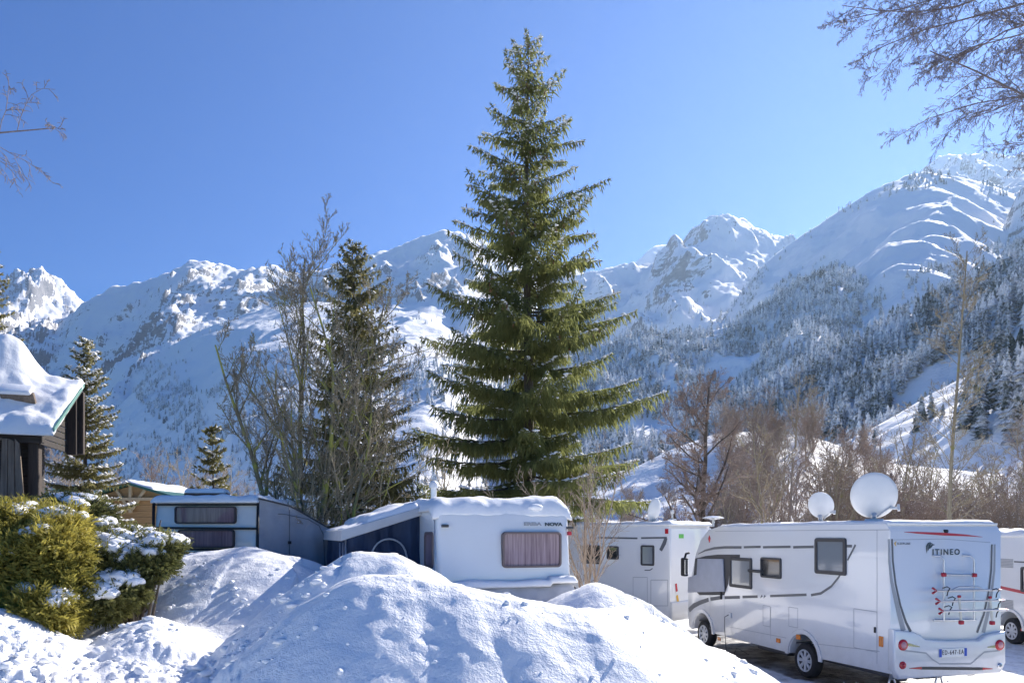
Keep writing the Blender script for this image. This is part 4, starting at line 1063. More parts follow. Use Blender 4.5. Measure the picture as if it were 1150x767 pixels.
def tubes_np(Pn, Rn, sides):
    """Pn (N,S,3) polylines, Rn (N,S) radii -> verts, quads"""
    Nn, S, _ = Pn.shape
    T = np.empty_like(Pn); T[:, 1:-1] = Pn[:, 2:] - Pn[:, :-2]; T[:, 0] = Pn[:, 1] - Pn[:, 0]; T[:, -1] = Pn[:, -1] - Pn[:, -2]; T = unit(T)
    ref = np.where(np.abs(T[:, :, 2:3]) > .8, np.array([1., 0, 0]), np.array([0, 0, 1.]))
    ref = ref[:, :1].repeat(S, 1)
    a = unit(np.cross(T, ref)); b = np.cross(T, a)
    ang = np.arange(sides) * 2 * np.pi / sides
    V = Pn[:, :, None, :] + Rn[:, :, None, None] * (a[:, :, None, :] * np.cos(ang)[None, None, :, None] + b[:, :, None, :] * np.sin(ang)[None, None, :, None])
    idx = np.arange(Nn * S * sides).reshape(Nn, S, sides); j = np.roll(idx, -1, 2)
    Fq = np.stack([idx[:, :-1], j[:, :-1], j[:, 1:], idx[:, 1:]], -1).reshape(-1, 4)
    return V.reshape(-1, 3), Fq
class Pool:
    def __init__(s): s.V = []; s.F = {}; s.n = 0
    def add(s, V, Fc):
        if len(V): s.V.append(V); s.F.setdefault(Fc.shape[1], []).append(Fc + s.n); s.n += len(V)
    def build(s, name, mat, parent=None, smooth=False):
        return np_mesh(name, np.concatenate(s.V), [np.concatenate(f) for f in s.F.values()], mat, parent, smooth)

def spruce(name, loc, H, Rm, z_low, label, seed, group=None, mat=None, nbr=200, hang=.45, snow=.5, cones=0, dens=1.0, shape=.8, tw=.055, cat='tree', nb_=7):
    rg = np.random.default_rng(seed)
    o = empty(name, loc, 0, label, cat, group)
    zz = np.linspace(0, H, 14)
    tr = np.stack([.04 * np.sin(zz * .5 + seed), .04 * np.cos(zz * .37), zz], -1)
    rad = np.maximum(.012, (H * .0125) * (1 - zz / H) ** .9)
    mbp = Pool(); V, Fq = tubes_np(tr[None], rad[None], 12); mbp.add(V, Fq)
    fol = Pool(); sn = Pool(); cn = Pool()
    nW = max(8, int(nbr / 9)); wt = (np.arange(nW) + .5 + rg.normal(0, .12, nW)) / nW; wt = np.clip(wt, 0, 1) ** .9
    ts = np.concatenate([np.repeat(wt, nb_), rg.uniform(0, 1, nW * 2)]); isw = np.concatenate([np.ones(nW * nb_), np.zeros(nW * 2)]).astype(bool)
    ts = np.clip(ts + rg.normal(0, .006, len(ts)), 0, 1)
    az0 = 0; wl = rg.uniform(.88, 1.08, 23)
    bp = []; brr = []; SP = []; SS = []; CP = []
    FP = []; FD = []; FW = []; FS = []
    for i, t in enumerate(ts):
        z = z_low + (H - z_low) * t * .985
        az0 += 2.399 + rg.normal(0, .25)
        big = (rg.uniform(.68, 1.05) if isw[i] else rg.uniform(.18, .42)) * wl[int(ts[i] * 997) % 23 if not isw[i] else (i // nb_) % 23] * (1 if rg.uniform() > .05 else .45)
        L = Rm * ((1 - t) ** shape + .02) * big * rg.uniform(.85, 1.08) + .12
        if t < .12: L *= .75 + 2 * t
        a = -.32 + .68 * t + rg.normal(0, .06); bb = .12 + .10 * (1 - t) + rg.normal(0, .04)
        ns = max(5, int(L / .10 * dens)); s = np.linspace(0, 1, ns)
        dirh = np.array([math.cos(az0), math.sin(az0)]); lat = np.array([-dirh[1], dirh[0], 0])
        bend = rg.normal(0, .06)
        xy = dirh[None] * (L * s)[:, None] + lat[None, :2] * (bend * L * s * s)[:, None]
        pz = z + L * (a * s + bb * s * s)
        pts = np.concatenate([xy, pz[:, None]], 1)
        bp.append(pts[np.linspace(0, ns - 1, 6).astype(int)]); brr.append(np.linspace(.011 * L + .008, .004, 6))
        tan = unit(np.gradient(pts, axis=0))
        # side twigs lying in the branch plane
        k0 = s > .10
        for sd in (-1, 1):
            p = pts[k0]; tt = tan[k0]; l2 = (L * .33 * np.sin(np.pi * np.clip(s[k0] * .9 + .1, 0, 1)) ** .7 * (1.05 - s[k0] * .75) + .07) * rg.uniform(.5, 1.2, k0.sum())
            ang = rg.uniform(.65, 1.1, k0.sum())
            d = tt * np.cos(ang)[:, None] + sd * lat[None] * np.sin(ang)[:, None]; d[:, 2] += rg.normal(-.12, .10, len(d)); d = unit(d)
            D = d * l2[:, None]
            FP.append(p); FD.append(D); FW.append(np.full(len(p), tw)); FS.append(unit(np.cross(d, np.array([0, 0, 1.]) + rg.normal(0, .2, (len(d), 3)))))
            # hanging twiglets along the side twigs
            m = np.maximum(1, (l2 / .085 * dens)).astype(int); rep = np.repeat(np.arange(len(p)), m)
            u = rg.uniform(.1, 1, len(rep)); q = p[rep] + D[rep] * u[:, None]
            hl = hang * rg.uniform(.3, 1.1, len(rep)) * (1.15 - .5 * s[k0][rep]) * (1 - .55 * t)
            hd = np.stack([rg.normal(0, .22, len(rep)) + .35 * d[rep, 0], rg.normal(0, .22, len(rep)) + .35 * d[rep, 1], -np.ones(len(rep)) + .5 * t], -1); hd = unit(hd) * hl[:, None]
            FP.append(q); FD.append(hd); FW.append(tw * rg.uniform(.7, 1.2, len(rep))); a_ = rg.uniform(0, 2 * np.pi, len(rep)); FS.append(np.stack([np.cos(a_), np.sin(a_), 0 * a_], -1))
            if snow > 0:
                kk = rg.uniform(size=len(p)) < snow * (.25 + .75 * s[k0]) * (.8 + .9 * t); c = p[kk] + D[kk] * rg.uniform(.1, .8, (kk.sum(), 1)); c[:, 2] += .03
                SP.append(c); SS.append(rg.uniform(.03, .075, kk.sum()))
        # hanging from the main branch and its brush tip
        rep = rg.integers(0, ns, int(L / .045 * dens)); q = pts[rep]
        hl = hang * rg.uniform(.3, 1.0, len(rep)) * (1 - .5 * t) * (1.1 - .6 * s[rep])
        hd = unit(np.stack([rg.normal(0, .3, len(rep)) + .5 * dirh[0], rg.normal(0, .3, len(rep)) + .5 * dirh[1], -np.ones(len(rep))], -1)) * hl[:, None]
        FP.append(q); FD.append(hd); FW.append(np.full(len(rep), tw)); FS.append(unit(rg.normal(0, 1, (len(rep), 3)) * np.array([1, 1, .1])))
        nb = 9; q = np.repeat(pts[-1:], nb, 0); hd = unit(tan[-1] + rg.normal(0, .3, (nb, 3))) * rg.uniform(.08, .2, (nb, 1)); FP.append(q); FD.append(hd); FW.append(np.full(nb, tw * .6)); FS.append(unit(rg.normal(0, 1, (nb, 3))))
        if snow > 0:
            kk = np.where(rg.uniform(size=ns) < snow * (.2 + 1.2 * s))[0]
            c = pts[kk] + np.array([0, 0, .045]) + rg.normal(0, .03, (len(kk), 3)) * np.array([1, 1, .3]); SP.append(c); SS.append(rg.uniform(.05, .11, len(kk)))
            ss2 = np.clip(s[kk] + .3 / ns, 0, 1)
        if cones and t > .35:
            nc = rg.poisson(cones * L)
            if nc: 
                ii = rg.integers(ns // 2, ns, nc); CP.append(pts[ii] + rg.normal(0, .10, (nc, 3)) + np.array([0, 0, -.12]))
    # dense short inner shoots round the leader
    V, Fq = tubes_np(np.array(bp), np.array(brr), 4); mbp.add(V, Fq)
    p = np.concatenate(FP); d = np.concatenate(FD); w_ = np.concatenate(FW); sd = np.concatenate(FS)
    sd = unit(sd - unit(d) * np.sum(sd * unit(d), -1, keepdims=True))
    V, Fq = kites(p, d, w_, sd); fol.add(V, Fq)
    mbp.build('trunk', M_BARK, o, smooth=True)
    fol.build('crown', mat or M_SPR, o)
    if SP:
        V, Fc = octs(np.concatenate(SP), np.concatenate(SS), rg, .5); sn.add(V, Fc); x = sn.build('snow', M_SNOWCAP, o, smooth=True); x['kind'] = 'stuff'
    if CP:
        c = np.concatenate(CP); Pn = np.stack([c + np.array([0, 0, .07]), c, c + np.array([0, 0, -.07])], 1)
        V, Fq = tubes_np(Pn, np.tile([.008, .024, .008], (len(c), 1)), 6); cn.add(V, Fq); x = cn.build('cones', M_CONE, o, smooth=True); x['kind'] = 'stuff'
    return o

def bare_tree(name, loc, label, seed, H=9, r0=.16, mat=None, levels=4, kids=(9, 8, 7, 5), lean=(0, 0), spread=(.7, .8, .8, .9), lenf=(.45, .5, .45, .4), up=.12, stems=1, start=.25, droop=0, snow=0, twig_r=.006, group=None, rk=1.0, stemspread=.35, cat='tree', sides=(10, 6, 4, 3, 3), jit=.09):
    rg = np.random.default_rng(seed)
    o = empty(name, loc, 0, label, cat, group)
    P_by = {}
    S = 6
    def grow(p, d, L, r, lv):
        """vectorised: arrays of starts, directions, lengths, radii"""
        n = len(p); ns = S if lv > 0 else 9
        pts = np.empty((n, ns, 3)); pts[:, 0] = p; dd = d.copy()
        for k in range(1, ns):
            dd = dd + rg.normal(0, jit * (1 + .35 * lv), (n, 3)); dd[:, 2] += up * (1 if lv < 3 or droop == 0 else 0) / 1.5 - droop * (lv >= 2) * k / ns
            dd = unit(dd); pts[:, k] = pts[:, k - 1] + dd * (L / (ns - 1))[:, None]
        tip = np.maximum(twig_r * .7, r * (.25 if lv else .2))
        rr = r[:, None] + (tip - r)[:, None] * np.linspace(0, 1, ns)[None] ** .9
        P_by.setdefault(lv, []).append((pts, rr))
        if lv >= levels: return
        m = kids[lv]; st = start if lv == 0 else .15
        u = st + (1 - st) * (np.arange(m)[None] + rg.uniform(0, 1, (n, m))) / m * .98
        fi = u * (ns - 1); i0 = np.clip(fi.astype(int), 0, ns - 2); fr = (fi - i0)[..., None]
        ar = np.arange(n)[:, None]
        q = pts[ar, i0] * (1 - fr) + pts[ar, i0 + 1] * fr; tg = unit(pts[ar, i0 + 1] - pts[ar, i0])
        rnd = rg.normal(0, 1, q.shape); perp = unit(rnd - tg * np.sum(rnd * tg, -1, keepdims=True))
        sp = spread[lv] * rg.uniform(.7, 1.25, (n, m, 1)); nd = unit(tg * np.cos(sp) + perp * np.sin(sp))
        ln = L[:, None] * lenf[lv] * (1.15 - .75 * u * (1 if lv else .85)) * rg.uniform(.6, 1.25, (n, m))
        rc = (r[:, None] + (tip - r)[:, None] * u) * rg.uniform(.45, .7, (n, m)) * (rk if lv == 0 else 1); rc = np.maximum(rc, twig_r)
        grow(q.reshape(-1, 3), nd.reshape(-1, 3), ln.ravel(), rc.ravel(), lv + 1)
    n = stems; d0 = np.stack([rg.normal(0, stemspread, n) + lean[0], rg.normal(0, stemspread, n) + lean[1], np.ones(n)], -1) if n > 1 else np.array([[lean[0], lean[1], 1.]])
    Ls = H * (rg.uniform(.7, 1.0, n) if n > 1 else np.ones(1)); Ls[0] = H
    grow(np.zeros((n, 3)) + rg.normal(0, .05 if n > 1 else 0, (n, 3)) * np.array([1, 1, 0]), unit(d0), Ls, np.full(n, r0), 0)
    A = Pool(); B = Pool(); sn = Pool()
    for lv, lst in P_by.items():
        for pts, rr in lst:
            V, Fq = tubes_np(pts, rr, sides[lv]); (A if lv <= 1 else B).add(V, Fq)
            if snow and 1 <= lv <= 3:
                N_, s_, _ = pts.shape; sel = rg.uniform(size=(N_, s_)) < snow * (1.2 if lv < 3 else .35)
                sel &= np.abs(unit(np.gradient(pts, axis=1))[..., 2]) < .65
                c = pts[sel]; rc = rr[sel]
                if len(c): 
                    V, Fc = octs(c + np.array([0, 0, 1.]) * rc[:, None], np.minimum(.05, rc * 1.3 + .014), rg, .6); sn.add(V, Fc)
    mats = mat if isinstance(mat, tuple) else (mat, mat)
    A.build('trunk', mats[0], o, smooth=True)
    if B.n: B.build('crown', mats[1], o, smooth=True)
    if sn.n:
        x = sn.build('snow', M_SNOWCAP, o, smooth=True); x['kind'] = 'stuff'
    return o
# ------------------------------------------------------------------ the trees one can tell apart
def at_g(px, Y, dz=0):
    x = (px - CX) * Y / F; return (x, Y, ground_z(x, Y) + dz)
spruce('spruce', (.52, 24, .9), 18.9, 4.95, 2.2, 'tallest spruce, towering above the curtained caravan, brown cones near its top', 11, nbr=215, nb_=7, hang=.64, snow=.42, cones=1.0, shape=.70, dens=.95, tw=.042)
spruce('spruce', at_g(398, 21.5), 10.6, 2.7, 1.0, 'dense dark spruce standing behind the bare mossy trees', 12, nbr=240, hang=.45, snow=.12, shape=.70, tw=.045, mat=M_SPR2)
spruce('spruce', at_g(238, 22), 4.9, .95, .3, 'smallest spruce, just behind the roof of the old cream caravan', 13, nbr=130, hang=.2, snow=.15, shape=.8, mat=M_SPR2)
spruce('spruce', at_g(96, 24), 8.1, 1.75, .3, 'snow flecked spruce rising right behind the gable of the chalet', 14, nbr=215, hang=.26, snow=.6, shape=.75, mat=M_SPR2)
spruce('spruce', at_g(-14, 27), 12.6, 2.1, .8, 'spruce cut off by the left edge, above the snowy chalet roof', 15, nbr=200, hang=.32, snow=.35, shape=.65, mat=M_SPR2)
# bare trees between the caravans
bare_tree('bare_tree', at_g(338, 17.2), 'wide bare tree with yellow-green moss on its forked stems, beside the grey awning', 21, H=8.4, r0=.085, mat=(M_MOSSY, M_GREYTW), stems=4, stemspread=.17, lean=(-.04, 0), kids=(17, 10, 7, 5), lenf=(.38, .46, .42, .42), start=.06, up=.16, snow=.16, spread=(.75, .7, .7, .8), twig_r=.0055)
bare_tree('bare_tree', at_g(386, 15.6), 'slender bare tree with a mossy trunk in front of the dense dark spruce', 22, H=6.2, r0=.055, mat=(M_MOSSY, M_GREYTW), kids=(12, 7, 6, 4), lenf=(.40, .5, .42, .4), start=.2, snow=.14, lean=(.08, 0), twig_r=.006)
bare_tree('bare_shrub', at_g(662, 13.3), 'leafless shrub with grey brown twigs beside the right end of the curtained caravan', 23, H=3.1, r0=.028, mat=(M_BROWN, M_BROWN), stems=9, stemspread=.42, kids=(6, 5, 4, 2), lenf=(.45, .5, .5, .5), start=.2, spread=(.5, .6, .7, .7), twig_r=.0035, levels=3, lean=(-.08, 0), cat='shrub')
bare_tree('bare_tree', at_g(788, 44, -.2), 'broad brown leafless tree with a thick dark trunk beyond the motorhome roofs', 24, H=11.9, r0=.25, mat=(M_BARK, M_REDTW), kids=(22, 11, 9, 6), lenf=(.40, .5, .45, .42), start=.16, snow=.06, twig_r=.012, spread=(1.0, .8, .8, .9))
bare_tree('bare_tree', at_g(1070, 34, -.2), 'tall thin bare tree with a straight trunk rising above the brown thicket', 25, H=16.5, r0=.12, mat=(M_GREYTW, M_GREYTW), kids=(46, 7, 6, 3), lenf=(.17, .45, .45, .42), start=.2, rk=.45, snow=.10, twig_r=.009, spread=(.85, .7, .8, .9), jit=.03, up=.10)
# birches whose branches hang into the picture
bare_tree('birch', (12.0, 9.6, ground_z(12.0, 9.6)), 'birch whose drooping twigs hang across the upper right corner of the sky', 31, H=15.0, r0=.13, mat=(M_BIRCH, M_BIRCH), kids=(28, 15, 12, 7), lenf=(.36, .38, .32, .5), rk=.75, start=.60, droop=.22, up=.03, spread=(1.15, .7, .8, .8), twig_r=.0036, levels=4, lean=(-.05, 0), snow=.02)
bare_tree('birch', (-9.0, 9.8, ground_z(-9.0, 9.8)), 'birch whose sparse twigs dangle into the upper left corner of the sky', 37, H=13.5, r0=.08, mat=(M_BIRCH, M_BIRCH), kids=(44, 12, 8, 5), lenf=(.25, .40, .40, .5), start=.36, droop=.34, up=.03, spread=(1.1, .7, .8, .8), twig_r=.004, levels=4)

# ------------------------------------------------------------------ brown thicket : copies of a few bare trees
protos = []
for i, (H, m, kd) in enumerate(((6.5, (M_BROWN, M_REDTW), (14, 8, 7, 4)), (7.5, (M_BROWN, M_BROWN), (13, 8, 7, 4)), (5.0, (M_BROWN, M_BROWN), (12, 8, 7, 4)), (8.5, (M_GREYTW, M_GREYTW), (14, 7, 6, 4)), (5.5, (M_BROWN, M_REDTW), (12, 8, 7, 4)))):
    st = (1, 2, 4, 1, 5)[i]
    protos.append(bare_tree('bare_tree', (0, 0, 0), None, 40 + i, H=H, r0=.10 / math.sqrt(st) + .02, mat=m, kids=kd, lenf=(.45, .5, .46, .42), start=.12, snow=.10, twig_r=.011, stems=st, levels=3, spread=(.75, .8, .9, .9), stemspread=.3))
rg = np.random.default_rng(5)
used = set()
def put_thicket(px, Y, sc, label, group, kinds=(0, 1, 2, 3, 4)):
    k = int(rg.choice(kinds)); src = protos[k]
    if k in used: o = copy_tree(src)
    else: o = src; used.add(k)
    x, y, z = at_g(px, Y, -.15); o.location = (x, y, z); o.rotation_euler = (0, 0, rg.uniform(0, 6.28)); s = sc * rg.uniform(.8, 1.2); o.scale = (s, s, s * rg.uniform(.9, 1.15))
    tag(o, label, 'tree', group); return o
LT = ('leafless brown tree in the snowy thicket behind the motorhomes', 'bare trees of the thicket behind the motorhomes')
LL = ('thin leafless tree in the brown belt beyond the small gabled hut', 'bare trees beyond the gabled hut')
LM = ('young bare tree in the row seen low between the awnings and the big spruce', 'bare saplings behind the awnings')
for _ in range(150):
    px = rg.uniform(815, 1230); Y = rg.uniform(42, 160) if px > 850 else rg.uniform(80, 150)
    if 990 < px < 1100 and Y > 100: continue
    put_thicket(px, Y, rg.uniform(.8, 1.05) * (1 + Y / 220), *LT)
for _ in range(34):
    put_thicket(rg.uniform(800, 880), rg.uniform(80, 150), .9, *LT, kinds=(0, 1, 4))
for _ in range(16):
    put_thicket(rg.uniform(690, 800), rg.uniform(95, 150), .55, *LT, kinds=(2, 4))
for _ in range(50):
    put_thicket(rg.uniform(-60, 268), rg.uniform(42, 100), rg.uniform(.75, 1.1), *LL, kinds=(0, 1, 3, 2))
for _ in range(22):
    put_thicket(rg.uniform(385, 700), rg.uniform(36, 60), rg.uniform(.5, .8), *LM, kinds=(1, 3, 2))
for k, pz in enumerate(protos):
    if k not in used:
        for ch in list(pz.children): bpy.data.objects.remove(ch)
        bpy.data.objects.remove(pz)

# ------------------------------------------------------------------ conifers on the hills
def far_tree_geo(n, rg, tiers=6, sd=7):
    """n trees of unit height: returns V (n,m,3), F"""
    V = []; Fc = []; off = 0
    for ti in range(tiers):
        f0 = ti / tiers; zb = .06 + .90 * f0 ** .9; zt = min(1.0, zb + 1.75 / tiers * (1 - .35 * f0))
        r = .20 * (1 - f0) ** .85 + .012
        ang = (np.arange(sd)[None] + rg.uniform(0, 1, (n, 1))) * 2 * np.pi / sd
        rr = r * rg.uniform(.55, 1.3, (n, sd)); z = zb + rg.uniform(-.035, .03, (n, sd))
        ring = np.stack([rr * np.cos(ang), rr * np.sin(ang), z], -1); top = np.zeros((n, 1, 3)); top[:, :, 2] = zt
        V += [ring, top]; Fc += [[off + k, off + (k + 1) % sd, off + sd] for k in range(sd)]; off += sd + 1
    return np.concatenate(V, 1), np.array(Fc)
def frost_mat(name, g1, g2, amt):
    m, nt, b = new_mat(name)
    geo = N(nt, 'ShaderNodeNewGeometry'); tc = N(nt, 'ShaderNodeTexCoord')
    oi = N(nt, 'ShaderNodeObjectInfo')
    n = N(nt, 'ShaderNodeTexNoise'); n.inputs['Scale'].default_value = .35; n.inputs['Detail'].default_value = 5; n.inputs['Roughness'].default_value = .8; nt.links.new(geo.outputs['Position'], n.inputs['Vector'])
    n2 = N(nt, 'ShaderNodeTexNoise'); n2.inputs['Scale'].default_value = .03; n2.inputs['Detail'].default_value = 3; nt.links.new(geo.outputs['Position'], n2.inputs['Vector'])
    ad = N(nt, 'ShaderNodeMath', operation='MULTIPLY_ADD'); nt.links.new(n2.outputs['Fac'], ad.inputs[0]); ad.inputs[1].default_value = .6; nt.links.new(n.outputs['Fac'], ad.inputs[2])
    r = ramp(nt, ad.outputs[0], [(amt, g1), (amt + .06, g2), (amt + .13, (.42, .45, .48)), (amt + .24, (.80, .81, .82))])
    nt.links.new(r.outputs['Color'], b.inputs['Base Color']); b.inputs['Roughness'].default_value = .8; b.inputs['Specular IOR Level'].default_value = .1
    return m
M_FROST = frost_mat('frosted_conifers', (.045, .06, .05), (.11, .125, .11), .62)
M_FROST2 = frost_mat('dark_conifers', (.040, .055, .045), (.10, .115, .095), .65)
rgf = np.random.default_rng(77)
angs = np.minimum.accumulate(HPY, axis=0)          # smallest photo y (highest terrain) up to each row
cand = []
def region(sel, dens, hlo, hhi, mi, clump=.0, cs=60):
    """dens: trees per square metre over selected grid cells"""
    dY = np.gradient(HYY[:, 0])[:, None]; dX = (2 * KW / 1099) * HYY
    area = dY * dX
    pr = dens * area * sel
    if clump:
        c = fbm(HX / cs, HYY / cs, 3, 900 + mi); pr = pr * np.clip((c + clump) * 3, 0, 1.2)
    cnt = rgf.poisson(np.clip(pr, 0, 50)); r_, c_ = np.nonzero(cnt)
    rep = np.repeat(np.arange(len(r_)), cnt[r_, c_]); r_, c_ = r_[rep], c_[rep]
    y = HYY[r_, c_] + rgf.uniform(-.5, .5, len(r_)) * dY[r_, 0]; x = HX[r_, c_] / HYY[r_, c_] * y + rgf.uniform(-.5, .5, len(r_)) * dX[r_, c_]
    z = HZ[r_, c_]; h = rgf.uniform(hlo, hhi, len(r_)) * rgf.uniform(.75, 1.1, len(r_))
    topy = HY - (z + h - CAM_Z) / y * F; vis = topy < angs[r_, c_] + 1.0; px = CX + x / y * F
    k = vis & (px > -70) & (px < 1225)
    cand.append(np.stack([x[k], y[k], z[k] - .6, h[k], np.full(k.sum(), mi)], -1))
mid = lambda poly: inpoly(HPX, HPY, poly)
gap1 = mid([(985, 480), (1010, 450), (1050, 410), (1100, 400), (1115, 415), (1060, 450), (1010, 485)]) | mid([(690, 492), (705, 470), (760, 474), (765, 492)]) | mid([(1135, 380), (1160, 370), (1160, 400), (1135, 400)])
# forest hill, frosted
region((HI == 8) & ~mid([(955, 378), (1010, 352), (1075, 350), (1060, 362), (1000, 385), (960, 392)]) & ~mid([(740, 440), (755, 400), (762, 440)]) & ~gap1, .014, 13, 21, 0, .75, 140)
# forest climbing the right slope in clumps
region((HI == 7) & mid([(905, 300), (925, 290), (950, 300), (990, 325), (1000, 340), (985, 380), (900, 380), (850, 360), (870, 320)]), .010, 11, 17, 0, .3, 60)
region((HI == 7) & mid([(800, 360), (815, 335), (850, 300), (865, 300), (850, 330), (830, 360), (810, 385), (800, 400)]), .008, 10, 16, 0, .4, 50)
region((HI == 7) & mid([(1000, 345), (1020, 310), (1090, 290), (1160, 250), (1180, 300), (1100, 335), (1040, 345)]), .010, 11, 17, 0, .2, 60)
region((HI == 7) & (mid([(990, 213), (1030, 196), (1060, 192), (1075, 205), (1050, 210), (1000, 222)]) | mid([(1100, 200), (1125, 205), (1135, 228), (1110, 222)])), .004, 12, 20, 1, .1, 40)
region((HI == 7) & (mid([(850, 302), (905, 262), (960, 225), (985, 212), (990, 222), (930, 258), (880, 296), (850, 312)])), .0012, 10, 17, 1, .2, 50)
region((HI == 7), .00003, 8, 13, 0)
region(np.isin(HI, (3, 4, 1)) & mid([(660, 385), (700, 360), (760, 340), (860, 330), (860, 400), (700, 400)]), .0010, 12, 20, 0, .3, 120)
# dark forest and the near right hill
region((HI == 9) & ~gap1, .028, 12, 20, 1, .9, 60)
region((HI == 10) & mid([(1075, 470), (1090, 420), (1160, 380), (1240, 350), (1240, 500), (1090, 500)]) & ~gap1, .035, 8, 15, 1, .5, 25)
region((HI == 10) & mid([(690, 600), (840, 500), (900, 490), (990, 480), (1080, 425), (1100, 445), (1050, 500), (860, 560)]) & ~gap1, .014, 6, 11, 1, .25, 25)
region((HI == 11) & mid([(830, 560), (850, 480), (900, 480), (940, 560)]), .02, 4, 7, 1, .1, 20)
# left slopes: clumps and single trees on the bright shoulder
region((HI == 2), .00022, 11, 19, 0, .3, 150)
region((HI == 2) & mid([(140, 420), (175, 405), (210, 425), (235, 470), (215, 500), (170, 470), (148, 440)]), .006, 11, 18, 0, .45, 80)
region((HI == 2) & mid([(60, 440), (80, 410), (140, 400), (110, 440)]), .004, 11, 18, 0, .3, 80)
region((HI == 2) & mid([(230, 600), (230, 440), (330, 400), (500, 400), (640, 430), (640, 600)]), .0035, 11, 18, 0, .45, 160)
region((HI == 2) & mid([(-60, 560), (60, 480), (250, 500), (250, 600), (-60, 600)]), .004, 11, 18, 0, .45, 120)
region((HI == 1) & mid([(200, 400), (300, 370), (640, 350), (640, 420), (300, 400)]), .0004, 12, 19, 0, .2, 120)
T = np.concatenate(cand)
app = T[:, 3] / T[:, 1]; inframe = (np.abs(CX + T[:, 0] / T[:, 1] * F - 575) < 575)
order = np.argsort(-(app * inframe)); single = order[:290]; rest = order[290:]
print('CONIFERS', len(T))
for mi, mt, nm in ((0, M_FROST, 'frosted_forest'), (1, M_FROST2, 'dark_forest')):
    t = T[rest]; t = t[t[:, 4] == mi]; n = len(t)
    V, Fc = far_tree_geo(n, rgf); m_ = V.shape[1]
    wd = rgf.uniform(.75, 1.15, n)
    V = V * np.stack([t[:, 3] * wd, t[:, 3] * wd, t[:, 3]], -1)[:, None, :] + t[:, None, :3]
    Fa = (Fc[None] + (np.arange(n) * m_)[:, None, None]).reshape(-1, 3)
    fo = np_mesh(nm, V.reshape(-1, 3), Fa, mt); tag(fo, kind='stuff')
pm = []
for i in range(8):
    V, Fc = far_tree_geo(1, rgf, 9, 9)
    o = np_mesh('hillside_spruce', V[0], Fc, M_FROST2); pm.append(o)
for j, ii in enumerate(single):
    x, y, z, h, _ = T[ii]
    o = pm[j] if j < 8 else pm[j % 8].copy()
    if j >= 8: COL.objects.link(o)
    o.location = (x, y, z); o.scale = (h * rgf.uniform(.9, 1.3),) * 2 + (h,); o.rotation_euler = (0, 0, rgf.uniform(0, 6.28))
    tag(o, 'frosted dark spruce among the nearer trees on the forested slope at right', 'spruce', 'spruces on the forested slope')
# ------------------------------------------------------------------ chalet at the left edge
def wood_mat(name, c1, c2, axis='z', scale=1.0):
    m, nt, b = new_mat(name)
    tc = N(nt, 'ShaderNodeTexCoord'); mp = N(nt, 'ShaderNodeMapping'); sc = {'z': (14, 14, 1.2), 'x': (1.2, 14, 14), 'y': (14, 1.2, 14)}[axis]
    mp.inputs['Scale'].default_value = tuple(q * scale for q in sc); nt.links.new(tc.outputs['Object'], mp.inputs['Vector'])
    n = noise_node(nt, 1.0, 6, .7, vec=mp.outputs['Vector']); r = ramp(nt, n.outputs['Fac'], [(.3, c1), (.7, c2)]); nt.links.new(r.outputs['Color'], b.inputs['Base Color'])
    b.inputs['Roughness'].default_value = .85; bump(nt, b, n.outputs['Fac'], .5, .01); return m
M_DWOOD = wood_mat('dark_wood', (.018, .015, .014), (.060, .048, .042), 'x')
M_DWOODV = wood_mat('dark_wood_upright', (.03, .022, .018), (.09, .065, .05), 'z')
M_OWOOD = wood_mat('old_grey_wood', (.10, .075, .055), (.26, .20, .15), 'z')
M_YWOOD = wood_mat('larch_wood', (.28, .16, .07), (.45, .29, .14), 'x')
M_EDGE = simple('green_metal_edge', (.16, .32, .27), .4)
M_TEAL = simple('teal_sheet', (.02, .16, .17), .45)
CA = R(14.5); E0 = P(62, 480, 16)
ch = empty('chalet', (E0.x, E0.y, 1.3), CA, 'dark wooden chalet under a thick dome of snow at the left edge', 'chalet')
ez = E0.z - 1.3; rz = 6.62 - 1.3; ry = 1.86; LX = -9.0
mb = MB()
mb.prism([(-.12, ez - .06), (ry, rz - .04), (ry, rz - .20), (-.12, ez - .20)][::-1], 'x', LX, 0, .01, 1)
roof = mb.build('roof', M_DWOOD, ch)
mb = MB()
mb.prism([(-.16, ez - .03), (ry, rz + .0), (ry, rz - .09), (-.16, ez - .12)], 'x', .0, .04);
mb.build('roof_edge', M_EDGE, roof)
# gable boards, overhanging, and its posts
gb = P(78, 505, 17.0).z - 1.3
n = 11; zz = np.linspace(gb, rz - .25, n)
mb = MB()
for i in range(n - 1):
    z0, z1 = zz[i], zz[i + 1] - .015
    f = lambda z: max(.06, (z - ez + .25) / (rz - ez) * ry)
    y0 = f(z1); y1 = ry - .1
    if y1 - y0 > .1: mb.box(-.34 + (.02 if i % 2 else 0), -.30, y0, y1, z0, z1, .006, 1)
mb.build('gable_boards', M_DWOOD, ch)
mb = MB(); mb.box(-.32, -.10, ry - .16, ry + .02, gb - .05, rz - .22, .01, 1); mb.build('gable_post', M_DWOODV, ch)
mb = MB(); mb.box(-.10, .02, ry - .03, ry + .10, gb - .02, rz - .22, .01, 1); mb.build('gable_post', M_DWOODV, ch)
mb = MB(); mb.box(LX, -.28, .06, .22, ez - .34, ez - .19, .01, 1); mb.build('eave_beam', M_DWOOD, ch)
mb = MB()
zz = np.linspace(-.3, ez - .05, 22)
for i in range(21): mb.box(LX + .1, -.72, .55 + (.012 if i % 2 else 0), 1.5, zz[i], zz[i + 1] - .012)
mb.build('wall', M_DWOOD, ch)
mb = MB(); mb.box(-1.02, -.86, .16, .30, 1.2, ez - .22, .01, 1); mb.build('post', M_DWOODV, ch)
